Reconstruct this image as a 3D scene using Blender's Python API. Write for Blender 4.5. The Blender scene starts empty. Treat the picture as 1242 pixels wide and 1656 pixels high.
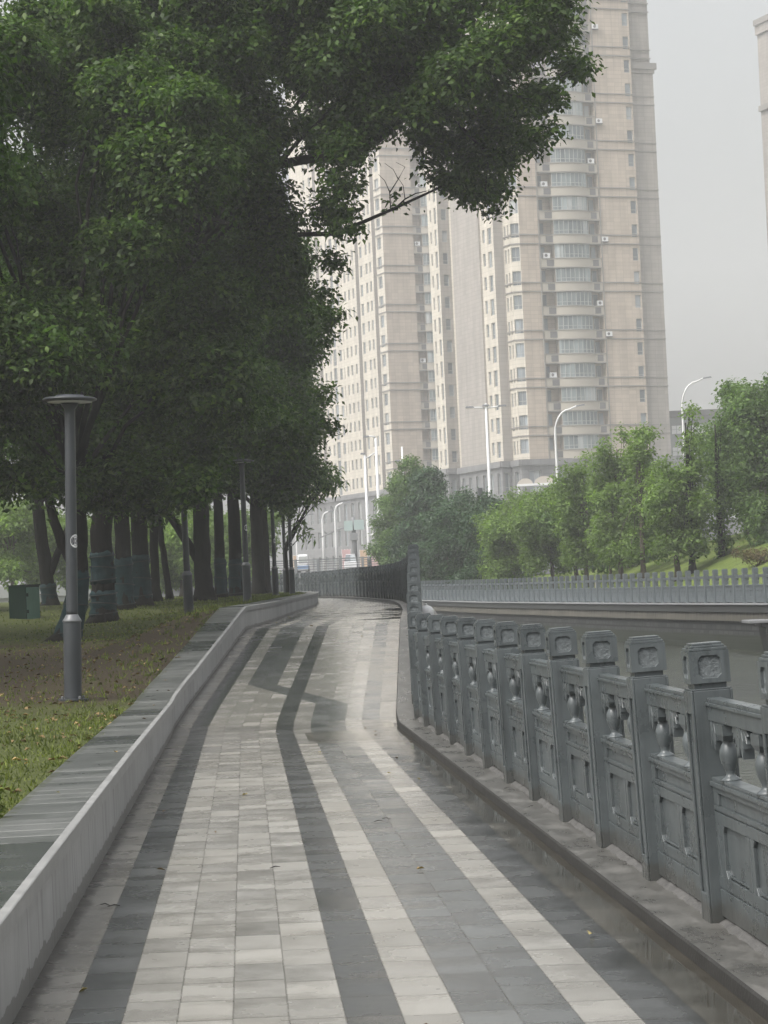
import bpy, math, random
import numpy as np
from mathutils import Vector, Matrix
random.seed(7); RNG = np.random.default_rng(11)
C = bpy.context.scene.collection
sc = bpy.context.scene
PI = math.pi

# ------------------------------------------------------------------ camera geometry (telephoto view, small roll)
FPX, ROLL, EYE = 4000.0, 0.045, 1.5
PITCH = math.atan2(948.5-828, FPX)
_F = Vector((0, math.cos(PITCH), math.sin(PITCH))); _R0 = Vector((1, 0, 0)); _U0 = _R0.cross(_F)
_R = math.cos(ROLL)*_R0 - math.sin(ROLL)*_U0
_U = math.sin(ROLL)*_R0 + math.cos(ROLL)*_U0
def dep(px, py, Y):
    """world point seen at photo pixel (px, py) at distance Y along the view"""
    d = _F + (px-621)/FPX*_R - (py-828)/FPX*_U
    d = d/d.y
    return Vector((d.x*Y, Y, EYE + d.z*Y))
def pix(q):
    q = Vector(q) - Vector((0, 0, EYE)); k = q.dot(_F)
    return 621 + FPX*q.dot(_R)/k, 828 - FPX*q.dot(_U)/k

# ------------------------------------------------------------------ mesh builder
class MB:
    def __init__(s): s.v = []; s.f = []; s.m = []; s.M = None
    def pt(s, p):
        p = Vector(p)
        if s.M is not None: p = s.M @ p
        s.v.append(p); return len(s.v)-1
    def face(s, idx, m=0): s.f.append(tuple(idx)); s.m.append(m)
    def poly(s, pts, m=0): s.face([s.pt(p) for p in pts], m)
    def box(s, x0, x1, y0, y1, z0, z1, m=0):
        i = [s.pt(p) for p in ((x0,y0,z0),(x1,y0,z0),(x1,y1,z0),(x0,y1,z0),(x0,y0,z1),(x1,y0,z1),(x1,y1,z1),(x0,y1,z1))]
        for q in ((3,2,1,0),(4,5,6,7),(0,1,5,4),(1,2,6,5),(2,3,7,6),(3,0,4,7)): s.face([i[k] for k in q], m)
    def taper(s, cx, cy, w0, d0, z0, w1, d1, z1, m=0):
        i = [s.pt((cx+a*w/2, cy+b*d/2, z)) for (w, d, z) in ((w0,d0,z0),(w1,d1,z1)) for (a, b) in ((-1,-1),(1,-1),(1,1),(-1,1))]
        for q in ((3,2,1,0),(4,5,6,7),(0,1,5,4),(1,2,6,5),(2,3,7,6),(3,0,4,7)): s.face([i[k] for k in q], m)
    def prism(s, poly, z0, z1, m=0, mt=None):
        n = len(poly)
        a = [s.pt((x, y, z0)) for x, y in poly]; b = [s.pt((x, y, z1)) for x, y in poly]
        for k in range(n): s.face((a[k], a[(k+1)%n], b[(k+1)%n], b[k]), m)
        s.face(b, m if mt is None else mt); s.face(a[::-1], m)
    def lathe(s, prof, cx=0, cy=0, n=16, m=0, cap=True):
        rings = []
        for r, z in prof: rings.append([s.pt((cx+r*math.cos(2*PI*k/n), cy+r*math.sin(2*PI*k/n), z)) for k in range(n)])
        for a, b in zip(rings, rings[1:]):
            for k in range(n): s.face((a[k], a[(k+1)%n], b[(k+1)%n], b[k]), m)
        if cap: s.face(rings[0][::-1], m); s.face(rings[-1], m)
    def tube(s, pts, rad, n=8, m=0, cap=True):
        pts = [Vector(p) for p in pts]; rings = []
        up = Vector((0.3, 0.2, 1)).normalized()
        for k, p in enumerate(pts):
            t = (pts[min(k+1, len(pts)-1)] - pts[max(k-1, 0)])
            t = t.normalized() if t.length > 1e-9 else Vector((0, 0, 1))
            a = t.cross(up)
            if a.length < 1e-3: a = t.cross(Vector((1, 0, 0)))
            a.normalize(); b = t.cross(a); up = b.cross(t).normalized() if False else up
            r = rad[k] if hasattr(rad, '__len__') else rad
            rings.append([s.pt(p + a*(r*math.cos(2*PI*j/n)) + b*(r*math.sin(2*PI*j/n))) for j in range(n)])
        for a, b in zip(rings, rings[1:]):
            for j in range(n): s.face((a[j], a[(j+1)%n], b[(j+1)%n], b[j]), m)
        if cap: s.face(rings[0][::-1], m); s.face(rings[-1], m)
    def build(s, name, mats, parent=None, smooth=False, bevel=0):
        me = bpy.data.meshes.new(name)
        me.from_pydata([tuple(p) for p in s.v], [], s.f)
        if not isinstance(mats, (list, tuple)): mats = [mats]
        for m in mats: me.materials.append(m)
        me.polygons.foreach_set('material_index', s.m)
        if smooth: me.polygons.foreach_set('use_smooth', [True]*len(s.f))
        me.update()
        o = bpy.data.objects.new(name, me); C.objects.link(o)
        if parent is not None: o.parent = parent
        if bevel:
            b = o.modifiers.new('bevel', 'BEVEL'); b.width = bevel; b.segments = 2; b.limit_method = 'ANGLE'
        return o
def np_mesh(name, V, Fq, mats, parent=None, k=4, matidx=None):
    me = bpy.data.meshes.new(name)
    V = np.asarray(V, np.float32); Fq = np.asarray(Fq, np.int32)
    me.vertices.add(len(V)); me.vertices.foreach_set('co', V.ravel())
    n = len(Fq); me.loops.add(n*k); me.loops.foreach_set('vertex_index', Fq.ravel())
    me.polygons.add(n); me.polygons.foreach_set('loop_start', np.arange(n, dtype=np.int32)*k)
    if not isinstance(mats, (list, tuple)): mats = [mats]
    for m in mats: me.materials.append(m)
    if matidx is not None: me.polygons.foreach_set('material_index', np.asarray(matidx, np.int32))
    me.update(calc_edges=True); me.validate()
    o = bpy.data.objects.new(name, me); C.objects.link(o)
    if parent is not None: o.parent = parent
    return o
def tag(o, label=None, cat=None, group=None, kind=None):
    if label: o['label'] = label
    if cat: o['category'] = cat
    if group: o['group'] = group
    if kind: o['kind'] = kind
    return o
def thing(name, label, cat, loc=(0, 0, 0), rz=0, group=None):
    o = bpy.data.objects.new(name, None); C.objects.link(o)
    o.location = loc; o.rotation_euler = (0, 0, rz); o.empty_display_size = .3
    return tag(o, label, cat, group)
def inst(src, parent, loc=(0, 0, 0), rot=(0, 0, 0), name=None, scale=None):
    c = src.copy(); C.objects.link(c); c.parent = parent; c.location = loc; c.rotation_euler = rot
    if scale: c.scale = scale
    if name: c.name = name
    return c
def copy_tree(o, parent=None):
    kids = list(o.children); c = o.copy(); C.objects.link(c); c.parent = parent
    for ch in kids: copy_tree(ch, c)
    return c

# ------------------------------------------------------------------ materials
class NT:
    def __init__(s, name):
        s.mat = bpy.data.materials.new(name); s.mat.use_nodes = True
        s.t = s.mat.node_tree; s.t.nodes.clear()
        s.out = s.t.nodes.new('ShaderNodeOutputMaterial')
    def n(s, typ, **kw):
        x = s.t.nodes.new(typ)
        for k, v in kw.items(): setattr(x, k, v)
        return x
    def link(s, a, b): s.t.links.new(a, b)
    def setin(s, sock, val):
        if isinstance(val, bpy.types.NodeSocket): s.link(val, sock)
        elif val is not None:
            if hasattr(sock.default_value, '__len__') and not hasattr(val, '__len__'): val = [val]*len(sock.default_value)
            if hasattr(sock.default_value, '__len__') and len(sock.default_value) == 4 and len(val) == 3: val = (*val, 1)
            sock.default_value = val
    def math(s, op, a, b=None, c=None, clamp=False):
        x = s.n('ShaderNodeMath', operation=op); x.use_clamp = clamp
        for i, q in enumerate((a, b, c)):
            if q is not None: s.setin(x.inputs[i], q)
        return x.outputs[0]
    def mix(s, f, a, b, mode='MIX'):
        x = s.n('ShaderNodeMix', data_type='RGBA', blend_type=mode)
        s.setin(x.inputs['Factor'], f); s.setin(x.inputs['A'], a) if False else s.setin(x.inputs[6], a); s.setin(x.inputs[7], b)
        return x.outputs[2]
    def coord(s, which='Object'): return s.n('ShaderNodeTexCoord').outputs[which]
    def noise(s, scale, detail=4, vec=None, rough=.55, out='Fac', dist=0):
        x = s.n('ShaderNodeTexNoise'); x.inputs['Scale'].default_value = scale; x.inputs['Detail'].default_value = detail
        x.inputs['Roughness'].default_value = rough; x.inputs['Distortion'].default_value = dist
        if vec is not None: s.link(vec, x.inputs['Vector'])
        return x.outputs[out]
    def ramp(s, fac, stops, interp='LINEAR'):
        x = s.n('ShaderNodeValToRGB'); r = x.color_ramp; r.interpolation = interp
        while len(r.elements) > 1: r.elements.remove(r.elements[-1])
        for i, (p, c) in enumerate(stops):
            e = r.elements[0] if i == 0 else r.elements.new(p)
            e.position = p; c = (c, c, c) if not hasattr(c, '__len__') else c; e.color = (*c[:3], 1)
        s.setin(x.inputs[0], fac); return x.outputs[0]
    def vec(s, x, y, z):
        q = s.n('ShaderNodeCombineXYZ')
        for i, a in enumerate((x, y, z)): s.setin(q.inputs[i], a)
        return q.outputs[0]
    def sep(s, v):
        q = s.n('ShaderNodeSeparateXYZ'); s.link(v, q.inputs[0]); return q.outputs
    def vmul(s, v, k):
        q = s.n('ShaderNodeVectorMath', operation='MULTIPLY'); s.link(v, q.inputs[0]); q.inputs[1].default_value = k; return q.outputs[0]
    def white(s, vec):
        q = s.n('ShaderNodeTexWhiteNoise', noise_dimensions='3D'); s.link(vec, q.inputs['Vector']); return q.outputs['Value']
    def bump(s, h, strength=.3, dist=.01):
        q = s.n('ShaderNodeBump'); q.inputs['Strength'].default_value = strength; q.inputs['Distance'].default_value = dist
        s.link(h, q.inputs['Height']); return q.outputs['Normal']
    def bsdf(s, color, rough=.6, metal=0, spec=None, normal=None, out=True, emit=None):
        b = s.n('ShaderNodeBsdfPrincipled')
        s.setin(b.inputs['Base Color'], color); s.setin(b.inputs['Roughness'], rough); s.setin(b.inputs['Metallic'], metal)
        if spec is not None: s.setin(b.inputs['Specular IOR Level'], spec)
        if normal is not None: s.link(normal, b.inputs['Normal'])
        if out: s.link(b.outputs[0], s.out.inputs[0])
        return b.outputs[0]

def mottled(name, col, var=.25, scale=3, rough=.6, bump=.2, bscale=60, rvar=.15, spec=None, streak=0, coords='Object'):
    t = NT(name); co = t.coord(coords)
    n1 = t.noise(scale, 6, co); n2 = t.noise(bscale, 3, co)
    v = t.ramp(n1, [(.25, 1-var), (.75, 1+var)])
    c = t.mix(1.0, (*col, 1), v, 'MULTIPLY')
    if streak:
        st = t.noise(1.0, 4, t.vmul(co, (7, 7, .5)))
        c = t.mix(t.ramp(st, [(.5, 0), (.72, streak)]), c, tuple(k*.35 for k in col))
    r = t.math('ADD', t.math('MULTIPLY', n1, rvar*2), rough-rvar)
    t.bsdf(c, r, spec=spec, normal=t.bump(n2, bump, .01) if bump else None)
    return t.mat

M = {}
def _rail(name, col, k=1.0):
    t = NT(name); co = t.coord('Object'); oi = t.n('ShaderNodeObjectInfo'); s = t.sep(co)
    off = t.n('ShaderNodeVectorMath', operation='ADD'); t.link(co, off.inputs[0]); t.link(t.vec(t.math('MULTIPLY', oi.outputs['Random'], 17.0), t.math('MULTIPLY', oi.outputs['Random'], 41.0), 0), off.inputs[1]); p = off.outputs[0]
    n1 = t.noise(3.5, 6, p, .62); n2 = t.noise(70, 3, p, .6); st = t.noise(1.0, 5, t.vmul(p, (16, 16, 1.1)), .65); chip = t.noise(26, 4, p, .7)
    c = t.mix(1.0, (*col, 1), t.ramp(n1, [(.28, .82), (.72, 1.16)]), 'MULTIPLY')
    c = t.mix(1.0, c, t.ramp(oi.outputs['Random'], [(0, .88), (1, 1.1)]), 'MULTIPLY')
    c = t.mix(t.ramp(st, [(.52, 0), (.70, .55)]), c, tuple(q*.38 for q in col))
    c = t.mix(t.ramp(st, [(.26, .35), (.40, 0)]), c, tuple(q*1.9 for q in col))
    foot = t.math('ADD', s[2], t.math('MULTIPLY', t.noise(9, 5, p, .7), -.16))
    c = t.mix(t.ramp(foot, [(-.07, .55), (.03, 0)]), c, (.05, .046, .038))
    c = t.mix(t.ramp(chip, [(.76, 0), (.79, .6)]), c, (.03, .03, .028))
    t.bsdf(c, t.ramp(n1, [(.3, .2), (.7, .42)]), spec=.5, normal=t.bump(t.math('ADD', n2, t.math('MULTIPLY', chip, .3)), .1, .004)); return t.mat
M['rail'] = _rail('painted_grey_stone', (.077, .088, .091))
def _rough_inset():
    t = NT('carved_inset_stone'); co = t.coord()
    n = t.noise(38, 5, co, .7)
    c = t.ramp(n, [(.3, (.085, .098, .102)), (.7, (.16, .178, .184))])
    t.bsdf(c, .6, normal=t.bump(n, .9, .02)); return t.mat
M['inset'] = _rough_inset()
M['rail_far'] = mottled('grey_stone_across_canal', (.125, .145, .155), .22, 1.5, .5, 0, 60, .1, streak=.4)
M['wallface'] = None
def _wallstone():
    t = NT('retaining_wall_stone'); co = t.coord('UV'); s = t.sep(co)
    nb = t.noise(3.0, 6, co, .6); st = t.noise(1.0, 5, t.vmul(co, (9, 1.2, 1)), .65)
    sl = t.math('FLOOR', t.math('DIVIDE', s[0], 1.2))
    rnd = t.white(t.vec(sl, 3.3, 0))
    base = t.ramp(t.math('ADD', t.math('MULTIPLY', nb, .7), t.math('MULTIPLY', rnd, .3)), [(.25, (.24, .237, .228)), (.75, (.35, .346, .336))])
    base = t.mix(t.ramp(st, [(.5, 0), (.68, .6)]), base, (.17, .165, .155))
    jf = t.math('FRACT', t.math('DIVIDE', s[0], 1.2))
    j = t.math('LESS_THAN', jf, .012)
    base = t.mix(t.math('MULTIPLY', j, .85), base, (.08, .075, .07))
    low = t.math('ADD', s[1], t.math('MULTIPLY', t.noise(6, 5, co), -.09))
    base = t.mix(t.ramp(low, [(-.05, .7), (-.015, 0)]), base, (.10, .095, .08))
    t.bsdf(base, .6, normal=t.bump(t.noise(120, 3, co), .25, .006)); return t.mat
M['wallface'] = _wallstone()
def _coping():
    t = NT('wet_coping_stone'); co = t.coord('UV'); s = t.sep(co)
    sl = t.math('FLOOR', t.math('DIVIDE', s[0], 1.24)); rnd = t.white(t.vec(sl, 1.7, 0))
    sub = t.math('DIVIDE', s[0], .31); sf = t.math('FRACT', sub); srnd = t.white(t.vec(t.math('FLOOR', sub), 5.0, 0))
    fine = t.noise(3.0, 6, co, .65); gr = t.noise(90, 2, co, .7)
    polished = t.math('LESS_THAN', rnd, .38)
    dry = t.math('ADD', t.math('ADD', .62, t.math('MULTIPLY', t.math('SUBTRACT', fine, .5), .9)), t.math('MULTIPLY', t.math('SUBTRACT', srnd, .5), .3))
    dry = t.math('MULTIPLY', dry, t.math('SUBTRACT', 1.0, t.math('MULTIPLY', polished, .6)), None, True)
    c = t.mix(dry, (.036, .042, .040), (.118, .12, .112))
    c = t.mix(1.0, c, t.ramp(gr, [(.3, .82), (.7, 1.15)]), 'MULTIPLY')
    line = t.math('MULTIPLY', t.math('LESS_THAN', sf, .07), t.math('MULTIPLY', t.math('GREATER_THAN', t.math('ADD', srnd, t.math('MULTIPLY', fine, .6)), .62), t.math('SUBTRACT', 1.0, polished)))
    c = t.mix(t.math('MULTIPLY', line, .75), c, (.30, .30, .285))
    jf = t.math('FRACT', t.math('DIVIDE', s[0], 1.24)); c = t.mix(t.math('MULTIPLY', t.math('LESS_THAN', jf, .006), .8), c, (.03, .03, .027))
    moss = t.math('MULTIPLY', t.math('GREATER_THAN', s[1], .34), t.ramp(t.noise(9, 4, co), [(.45, 0), (.6, .7)]))
    c = t.mix(moss, c, (.045, .05, .02))
    r = t.math('ADD', t.math('MULTIPLY', dry, .32), t.math('ADD', .10, t.math('MULTIPLY', fine, .15)))
    t.bsdf(c, r, normal=t.bump(gr, .15, .005)); return t.mat
M['coping'] = _coping()
M['nosing'] = mottled('coping_nosing_stone', (.235, .233, .226), .3, 5, .45, .2, 120, .1)

def _paving():
    t = NT('wet_granite_paving'); uv = t.coord('UV'); s = t.sep(uv); u, v = s[0], s[1]
    TL = .42
    cu = t.math('FLOOR', u)
    off = t.white(t.vec(cu, 7.1, 0))
    rv = t.math('ADD', t.math('DIVIDE', v, TL), t.math('MULTIPLY', off, .35)); row = t.math('FLOOR', rv)
    tid = t.white(t.vec(cu, row, 2.0)); tid2 = t.white(t.vec(cu, row, 9.0))
    L, P, G, D, B = (.275, .268, .248), (.225, .215, .195), (.118, .123, .123), (.072, .075, .076), (.118, .114, .102)
    def pattern(cols):
        st = []; prev = None
        for i, c in enumerate(cols):
            if c != prev: st.append((i/13.0, c)); prev = c
        return t.ramp(t.math('DIVIDE', t.math('ADD', cu, .5), 13.0), st, 'CONSTANT')
    low = pattern([P, D, L, L, L, L, D, L, G, G, L, D, B])
    mid = pattern([P, D, L, G, G, G, D, G, G, G, L, G, P])
    up = pattern([P, D, L, G, G, L, D, L, L, L, L, G, P])
    w = t.math('ADD', v, t.math('MULTIPLY', t.math('SUBTRACT', u, .5), .43))
    c = t.mix(t.math('GREATER_THAN', w, 32.3), low, mid)
    c = t.mix(t.math('GREATER_THAN', w, 33.0), c, up)
    # tile to tile variation, speckle, blotches
    c = t.mix(1.0, c, t.ramp(tid, [(0, .83), (.5, .985), (.88, 1.07), (1, 1.18)]), 'MULTIPLY')
    c = t.mix(t.math('MULTIPLY', tid2, .22), c, t.mix(1.0, c, (1.0, .94, .82), 'MULTIPLY'))
    met = t.vec(t.math('MULTIPLY', u, .193), v, 0)
    sp = t.noise(160, 2, met, .8)
    c = t.mix(1.0, c, t.ramp(sp, [(.3, .8), (.7, 1.18)]), 'MULTIPLY')
    # damp bands inside the tiles (water held on the low side of each tile)
    damp0 = t.noise(1.0, 3, t.vec(t.math('MULTIPLY', u, .6), t.math('MULTIPLY', v, 2.6), t.math('MULTIPLY', tid, 30.0)), .65)
    grad = t.math('ABSOLUTE', t.math('SUBTRACT', t.math('FRACT', rv), t.math('ADD', .3, t.math('MULTIPLY', tid2, .4))))
    damp = t.math('ADD', damp0, t.math('MULTIPLY', t.math('SUBTRACT', grad, .25), t.math('MULTIPLY', tid, .5)))
    dampm = t.ramp(damp, [(.38, 0), (.74, 1)])
    c = t.mix(t.math('MULTIPLY', dampm, .3), c, t.mix(1.0, c, (.42, .41, .39), 'MULTIPLY'))
    big = t.noise(.35, 4, met, .6)
    c = t.mix(t.ramp(big, [(.42, 0), (.64, .3)]), c, t.mix(1.0, c, (.60, .57, .52), 'MULTIPLY'))
    # puddle along the kerb and at the foot of the ramp
    pn = t.noise(1.3, 4, met, .55)
    pr = t.math('ADD', t.math('MULTIPLY', t.math('SUBTRACT', u, 11.9), .28), t.math('SUBTRACT', pn, .5))
    flat = t.math('LESS_THAN', v, 27.0)
    foot = t.math('SUBTRACT', 1.0, t.math('DIVIDE', t.math('ABSOLUTE', t.math('SUBTRACT', v, 25.2)), 2.4))
    foot2 = t.math('MULTIPLY', foot, t.math('GREATER_THAN', u, 7.6))
    footm = t.math('ADD', t.math('SUBTRACT', foot2, .55), t.math('MULTIPLY', t.math('SUBTRACT', pn, .5), .9))
    pud = t.math('MULTIPLY', t.math('MAXIMUM', t.ramp(t.math('ADD', pr, .1), [(0, 0), (.3, 1)]), t.ramp(footm, [(0, 0), (.25, 1)])), flat)
    # far wet patches on the level stretch
    fp = t.math('MULTIPLY', t.ramp(t.math('ADD', t.noise(.5, 3, met, .5), t.math('MULTIPLY', t.math('SUBTRACT', u, 9.5), .035)), [(.55, 0), (.6, 1)]), t.math('GREATER_THAN', v, 42))
    pud = t.math('MAXIMUM', pud, fp)
    c = t.mix(t.math('MULTIPLY', pud, .85), c, t.mix(1.0, c, (.34, .31, .26), 'MULTIPLY'))
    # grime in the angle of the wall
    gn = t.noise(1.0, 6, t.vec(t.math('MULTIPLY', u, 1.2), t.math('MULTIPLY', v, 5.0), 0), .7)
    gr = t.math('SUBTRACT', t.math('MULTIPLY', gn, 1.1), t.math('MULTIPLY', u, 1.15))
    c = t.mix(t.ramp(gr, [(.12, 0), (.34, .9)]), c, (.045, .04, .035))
    # joints
    fu = t.math('FRACT', u); fv = t.math('FRACT', rv)
    ju = t.math('LESS_THAN', t.math('MINIMUM', fu, t.math('SUBTRACT', 1.0, fu)), .017)
    jv = t.math('LESS_THAN', fv, .034)
    jt = t.math('MAXIMUM', ju, t.math('MULTIPLY', jv, .8))
    c = t.mix(t.math('MULTIPLY', jt, .5), c, (.035, .032, .026))
    wetramp = t.math('MULTIPLY', t.math('DIVIDE', t.math('SUBTRACT', v, 20.0), 8.0, None, True), t.math('SUBTRACT', 1.0, t.math('MULTIPLY', t.math('DIVIDE', t.math('SUBTRACT', v, 34.0), 5.0, None, True), .7)))
    rough = t.math('SUBTRACT', t.math('SUBTRACT', .33, t.math('MULTIPLY', wetramp, .14)), t.math('MULTIPLY', dampm, .16))
    rough = t.math('ADD', rough, t.math('MULTIPLY', t.math('SUBTRACT', tid2, .5), .14))
    rough = t.math('ADD', t.math('MULTIPLY', rough, t.math('SUBTRACT', 1.0, pud)), t.math('MULTIPLY', pud, .035))
    h = t.math('ADD', t.math('MULTIPLY', sp, .5), t.math('MULTIPLY', jt, -1.0))
    b = t.n('ShaderNodeBump'); b.inputs['Distance'].default_value = .004
    t.link(h, b.inputs['Height']); t.setin(b.inputs['Strength'], t.math('MULTIPLY', t.math('SUBTRACT', 1.0, pud), t.math('SUBTRACT', .32, t.math('MULTIPLY', wetramp, .2))))
    t.bsdf(c, rough, normal=b.outputs[0]); return t.mat
M['paving'] = _paving()

def _kerbstone():
    t = NT('wet_kerb_stone'); uv = t.coord('UV'); s = t.sep(uv)
    n = t.noise(1.0, 6, t.vmul(uv, (2.2, 5, 1)), .65); n2 = t.noise(40, 3, uv, .6)
    c = t.ramp(n, [(.3, (.055, .053, .049)), (.5, (.095, .092, .085)), (.72, (.155, .15, .14))])
    c = t.mix(1.0, c, t.ramp(n2, [(.3, .8), (.7, 1.2)]), 'MULTIPLY')
    jf = t.math('FRACT', s[0]); j = t.math('LESS_THAN', jf, .012)
    c = t.mix(t.math('MULTIPLY', j, .8), c, (.04, .04, .035))
    t.bsdf(c, t.ramp(n, [(.35, .22), (.7, .5)]), normal=t.bump(n2, .2, .006)); return t.mat
M['kerb'] = _kerbstone()
M['kerbface'] = mottled('dark_kerb_edge', (.026, .025, .023), .3, 5, .5, .3, 50, .1)
M['mortar'] = mottled('rough_mortar', (.075, .073, .069), .3, 9, .7, .8, 40, .05)

def _lawn():
    t = NT('lawn_and_soil'); co = t.coord('Object'); s = t.sep(co)
    n = t.noise(.55, 5, co, .6); f = t.noise(14, 5, co, .7); ff = t.noise(55, 3, co, .7)
    grass = t.ramp(f, [(.3, (.034, .042, .013)), (.55, (.068, .08, .024)), (.75, (.11, .115, .038))])
    soil = t.ramp(ff, [(.3, (.022, .016, .010)), (.6, (.05, .036, .024)), (.8, (.09, .068, .045))])
    # bare soil bank between the wall and the trunks
    d = t.math('SUBTRACT', 1.0, t.math('DIVIDE', t.math('ABSOLUTE', t.math('SUBTRACT', s[1], 36.0)), 13.5))
    m = t.math('ADD', t.math('MULTIPLY', d, .9), t.math('MULTIPLY', t.math('SUBTRACT', n, .5), 1.3))
    m = t.ramp(m, [(.12, 0), (.4, .94)])
    c = t.mix(m, grass, soil)
    t.bsdf(c, .85, spec=.15, normal=t.bump(f, .7, .05)); return t.mat
M['lawn'] = _lawn()
def _bank():
    t = NT('grass_bank'); co = t.coord('Object')
    f = t.noise(1.2, 6, co, .7); ff = t.noise(9, 4, co, .7)
    c = t.ramp(t.math('ADD', t.math('MULTIPLY', f, .6), t.math('MULTIPLY', ff, .4)), [(.32, (.05, .07, .018)), (.5, (.10, .135, .033)), (.68, (.17, .19, .055))])
    t.bsdf(c, .9, spec=.1, normal=t.bump(ff, .6, .08)); return t.mat
M['bank'] = _bank()
M['ground'] = mottled('far_ground', (.13, .125, .11), .3, .05, .8, 0)
M['road'] = mottled('asphalt', (.055, .055, .057), .2, .4, .6, .2, 40, .1)
def _water():
    t = NT('canal_water'); co = t.coord('Object')
    w1 = t.noise(1.0, 4, t.vmul(co, (1.1, 3.0, 1)), .55); w2 = t.noise(1.0, 3, t.vmul(co, (5, 14, 1)), .5)
    h = t.math('ADD', t.math('MULTIPLY', w1, 1.0), t.math('MULTIPLY', w2, .25))
    n = t.noise(.18, 3, co)
    c = t.ramp(n, [(.35, (.028, .032, .022)), (.65, (.042, .046, .033))])
    t.bsdf(c, .09, spec=.5, normal=t.bump(h, .8, .14)); return t.mat
M['water'] = _water()
def _canalwall():
    t = NT('canal_wall_masonry'); co = t.coord('UV')
    b = t.n('ShaderNodeTexBrick'); t.link(co, b.inputs['Vector'])
    b.inputs['Scale'].default_value = 1; b.inputs['Mortar Size'].default_value = .03
    b.inputs['Brick Width'].default_value = .6; b.inputs['Row Height'].default_value = .21
    b.inputs['Color1'].default_value = (.024, .026, .026, 1); b.inputs['Color2'].default_value = (.052, .054, .052, 1); b.inputs['Mortar'].default_value = (.008, .009, .008, 1)
    st = t.noise(1.0, 5, t.vmul(co, (2.0, .25, 1)), .65)
    c = t.mix(t.ramp(st, [(.45, 0), (.7, .6)]), b.outputs['Color'], (.015, .017, .014))
    c = t.mix(t.ramp(st, [(.25, .5), (.4, 0)]), c, (.085, .083, .075))
    wl = t.math('ADD', t.sep(co)[1], t.math('MULTIPLY', st, .25)); c = t.mix(t.ramp(wl, [(1.7, .8), (1.85, 0)]) if False else t.math('LESS_THAN', wl, 1.66), c, (.022, .027, .017))
    t.bsdf(c, .6, normal=t.bump(b.outputs['Fac'], .2, .01)); return t.mat
M['canalwall'] = _canalwall()
M['canalcoping'] = mottled('dark_canal_coping', (.05, .052, .051), .25, 1.2, .5, 0, 30, .1)
def _ledge():
    t = NT('stained_concrete_ledge'); co = t.coord('UV'); s = t.sep(co)
    st = t.noise(1.0, 5, t.vmul(co, (3.5, .4, 1)), .7); n = t.noise(.25, 4, co)
    c = t.ramp(t.math('ADD', t.math('MULTIPLY', st, .6), t.math('MULTIPLY', n, .4)), [(.38, (.045, .043, .037)), (.52, (.12, .112, .092)), (.68, (.22, .205, .17))])
    c = t.mix(t.ramp(t.math('ADD', s[1], t.math('MULTIPLY', st, -.25)), [(0, .6), (.12, 0)]), c, (.08, .075, .06))
    t.bsdf(c, .75); return t.mat
M['ledge'] = _ledge()

M['lamp'] = mottled('dark_grey_lamp_paint', (.034, .038, .043), .15, 3, .4, 0, 60, .08)
M['lampband'] = mottled('galvanised_collar', (.12, .125, .13), .15, 8, .4, 0)
M['white'] = mottled('white_paint', (.6, .6, .6), .06, 2, .4, 0)
M['grey_print'] = mottled('grey_print', (.22, .22, .23), .1, 2, .5, 0)
M['diffuser'] = mottled('opal_diffuser', (.5, .5, .49), .05, 2, .4, 0)
M['bin_dark'] = mottled('dark_green_sheet_metal', (.005, .016, .010), .2, 3, .7, 0, spec=.08, streak=.3)
M['bin_light'] = mottled('pale_green_sheet_metal', (.055, .135, .105), .15, 3, .45, 0, streak=.3)
M['black'] = mottled('black_rubber', (.015, .015, .015), .2, 4, .6, 0)
def _bark(name, col):
    t = NT(name); co = t.coord('Object')
    n = t.noise(1.0, 6, t.vmul(co, (14, 14, 3)), .7)
    c = t.ramp(n, [(.3, tuple(k*.45 for k in col)), (.7, tuple(k*1.4 for k in col))])
    t.bsdf(c, .85, spec=.2, normal=t.bump(n, .9, .04)); return t.mat
M['bark'] = _bark('dark_wet_bark', (.014, .0125, .0105))
M['bark2'] = _bark('grey_brown_bark', (.075, .062, .047))
def _wrap():
    t = NT('teal_trunk_wrap_cloth'); co = t.coord('Object')
    n = t.noise(1.0, 5, t.vmul(co, (4, 4, 9)), .6); w = t.noise(60, 2, co)
    c = t.ramp(n, [(.3, (.006, .021, .024)), (.7, (.013, .040, .045))])  # canopy shade put into the cloth colour, darker than plain teal
    t.bsdf(c, .7, spec=.25, normal=t.bump(n, .8, .03)); return t.mat
M['wrap'] = _wrap()
def leafmat(name, dark, light, trans=.3, rough=.42, spec=.4):
    t = NT(name); g = t.n('ShaderNodeNewGeometry')
    c = t.ramp(g.outputs['Random Per Island'], [(0, dark), (.55, tuple((a+b)/2 for a, b in zip(dark, light))), (.93, light), (1, tuple(k*1.35 for k in light))])
    lo = t.noise(.55, 3, t.coord('Object'))
    c = t.mix(1.0, c, t.ramp(lo, [(.35, .75), (.65, 1.3)]), 'MULTIPLY')
    p = t.bsdf(c, rough, spec=spec, out=False)
    tr = t.n('ShaderNodeBsdfTranslucent'); t.setin(tr.inputs['Color'], t.mix(1.0, c, (1.2, 1.35, .5), 'MULTIPLY'))
    mx = t.n('ShaderNodeMixShader'); mx.inputs[0].default_value = trans
    t.link(p, mx.inputs[1]); t.link(tr.outputs[0], mx.inputs[2]); t.link(mx.outputs[0], t.out.inputs[0])
    return t.mat
M['leaf'] = leafmat('camphor_leaf', (.015, .036, .006), (.058, .114, .015), .42, .45, .2)
M['leaf_fresh'] = leafmat('camphor_leaf_fresh', (.032, .062, .012), (.095, .15, .028), .32, .42, .25)
M['leaf_r1'] = leafmat('light_tree_leaf', (.085, .135, .036), (.17, .25, .068), .48, .5, .3)
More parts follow.
